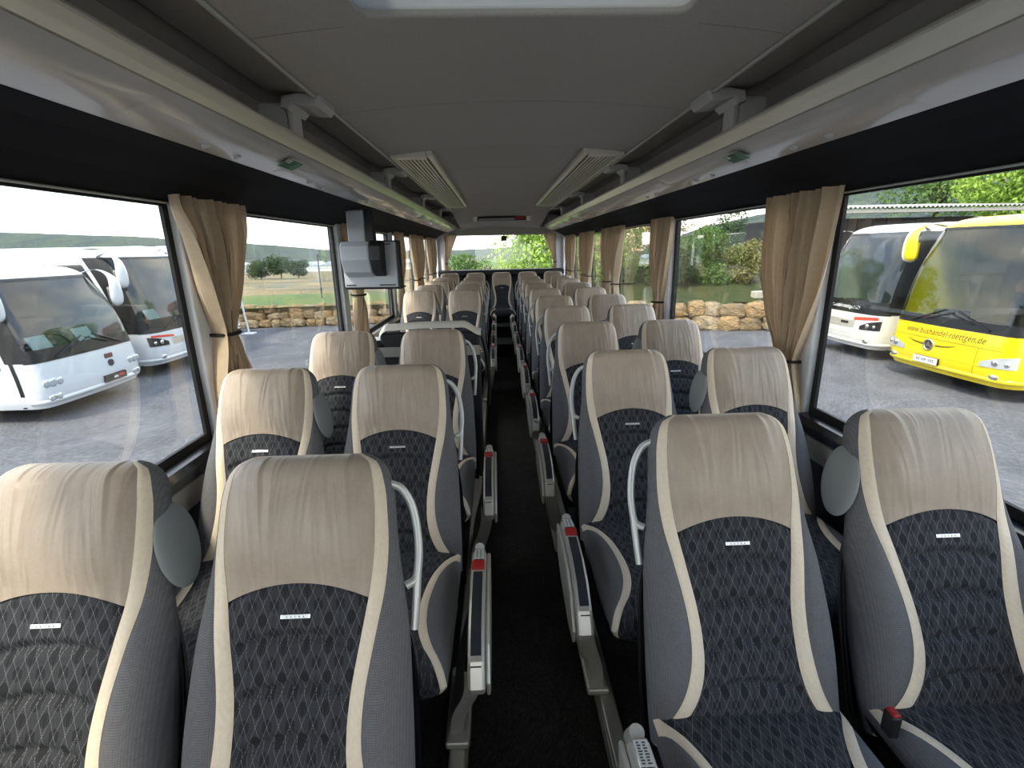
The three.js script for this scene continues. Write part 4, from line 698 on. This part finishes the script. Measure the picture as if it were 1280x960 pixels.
// sheds, greenhouse, fence, poles
{
  const shedM = [0x3b3533, 0x453c38, 0x302c2b].map((c) => std(c, 0.9));
  const s = thing('wooden_shed', 'long dark shed with corrugated grey roof behind the coaches', 'shed', [17, GY, -20.5], 0);
  for (let i = 0; i < 18; i++) part(s, 'plank', box(-5.4 + i * 0.6, -4.82 + i * 0.6, 0, 3.7, -0.03 + (i % 2) * 0.02, 0.03 + (i % 2) * 0.02), shedM[i % 3]);
  part(s, 'side_wall', merge(box(-5.4, -5.3, 0, 3.7, -5, -0.05), box(5.3, 5.4, 0, 3.7, -5, -0.05), box(-5.4, 5.4, 0, 3.7, -5.05, -5)), M.wallDark);
  part(s, 'roof', merge(grid(320, 2, (u, v) => { const x = lerp(-5.6, 5.6, u); return [x, 4.05 + 0.035 * Math.sin(x * 2 * Math.PI / 0.18) + v * 0.5, lerp(0.9, -5.4, v)]; }), box(-5.6, 5.6, 3.86, 3.99, 0.5, 0.85)), std(0x96958f, 0.8), 'corrugated roof sheet');
  const c = thing('concrete_edging', 'pale concrete beam lying along the bank behind the boulders', 'beam', [10.2, GY + 1.0, -17.0], 0.22); part(c, 'beam', box(-1.6, 1.6, 0, 0.24, -0.15, 0.15, 0.03), std(0xb5b2a4, 0.9));
  const g = thing('greenhouse', 'long pale greenhouse hall on the far side of the field', 'building', [-44, -2.9, -120]);
  part(g, 'wall', box(-2, 24, 0, 1.4, -8, 0), std(0xd5dbe0, 0.5)); part(g, 'roof', merge(...[0, 1, 2, 3, 4, 5].map((i) => extrudeZ([[-2 + i * 4.33, 1.4], [0.16 + i * 4.33, 2.3], [2.33 + i * 4.33, 1.4]], -8, 0.2))), std(0x9fb2c4, 0.35));
  const g2 = thing('white_hall', 'small white hall beside the tree clump across the field', 'building', [-59, -2.7, -110]); part(g2, 'wall', box(-4, 4, 0, 1.5, -6, 0), std(0xe6e8e8, 0.6)); part(g2, 'roof', extrudeX([[-6.3, 1.5], [-3, 2.3], [0.3, 1.5]], -4.3, 4.3), std(0xc9ced2, 0.5));
  const b = thing('cream_house', 'cream rendered house with reddish shutters beyond the rear windows', 'building', [11, GY + 0.8, -44], -0.2);
  part(b, 'wall', box(-3.6, 3.6, 0, 5.2, -8, 0), std(0xe2c9a6, 0.85)); part(b, 'roof', extrudeX([[-8.5, 5.2], [-4, 8], [0.5, 5.2]], -4, 4), std(0x8d5a48, 0.9));
  for (const x of [-2.4, 0, 2.4]) for (const y of [1, 3.4]) { const w = part(b, 'window', box(x - 0.5, x + 0.5, y, y + 1.3, 0, 0.06), std(0xa35c4c, 0.7)); part(w, 'pane', box(x - 0.35, x + 0.35, y + 0.15, y + 1.15, 0.06, 0.08), M.black); }
  const fe = thing('field_fence', 'thin wire fence on dark posts along the dry field', 'fence', [0, -0.75, 0]);
  for (const [x, z] of [[-15.6, -23], [-12.2, -23.4], [-8.4, -23.8], [-19.5, -22.6], [-5, -24]]) part(fe, 'post', merge(bar([x, 0, z], [x + 0.02, 2.1, z], 0.035), ellip(0.05, 0.03, 0.05).translate(x + 0.02, 2.1, z)), M.shell);
  for (const y of [0.9, 1.5, 2.0]) part(fe, 'wire', bar([-24, y, -22.2], [-2, y, -24.3], 0.008, 5), M.shell);
  const pl = thing('metal_pole', 'pale leaning metal pole standing at the yard edge', 'pole', [-9.3, GY, -18.1]); part(pl, 'tube', bar([0.15, 0, 0.1], [-0.3, 4.0, -0.1], 0.035), M.trimPale); part(pl, 'foot', box(-0.05, 0.35, 0, 0.04, -0.1, 0.3, 0.01), M.trimPale);
}
scene.traverse((o) => { if (o.isMesh) { o.castShadow = true; o.receiveShadow = true; } });
renderer.render(scene, camera);
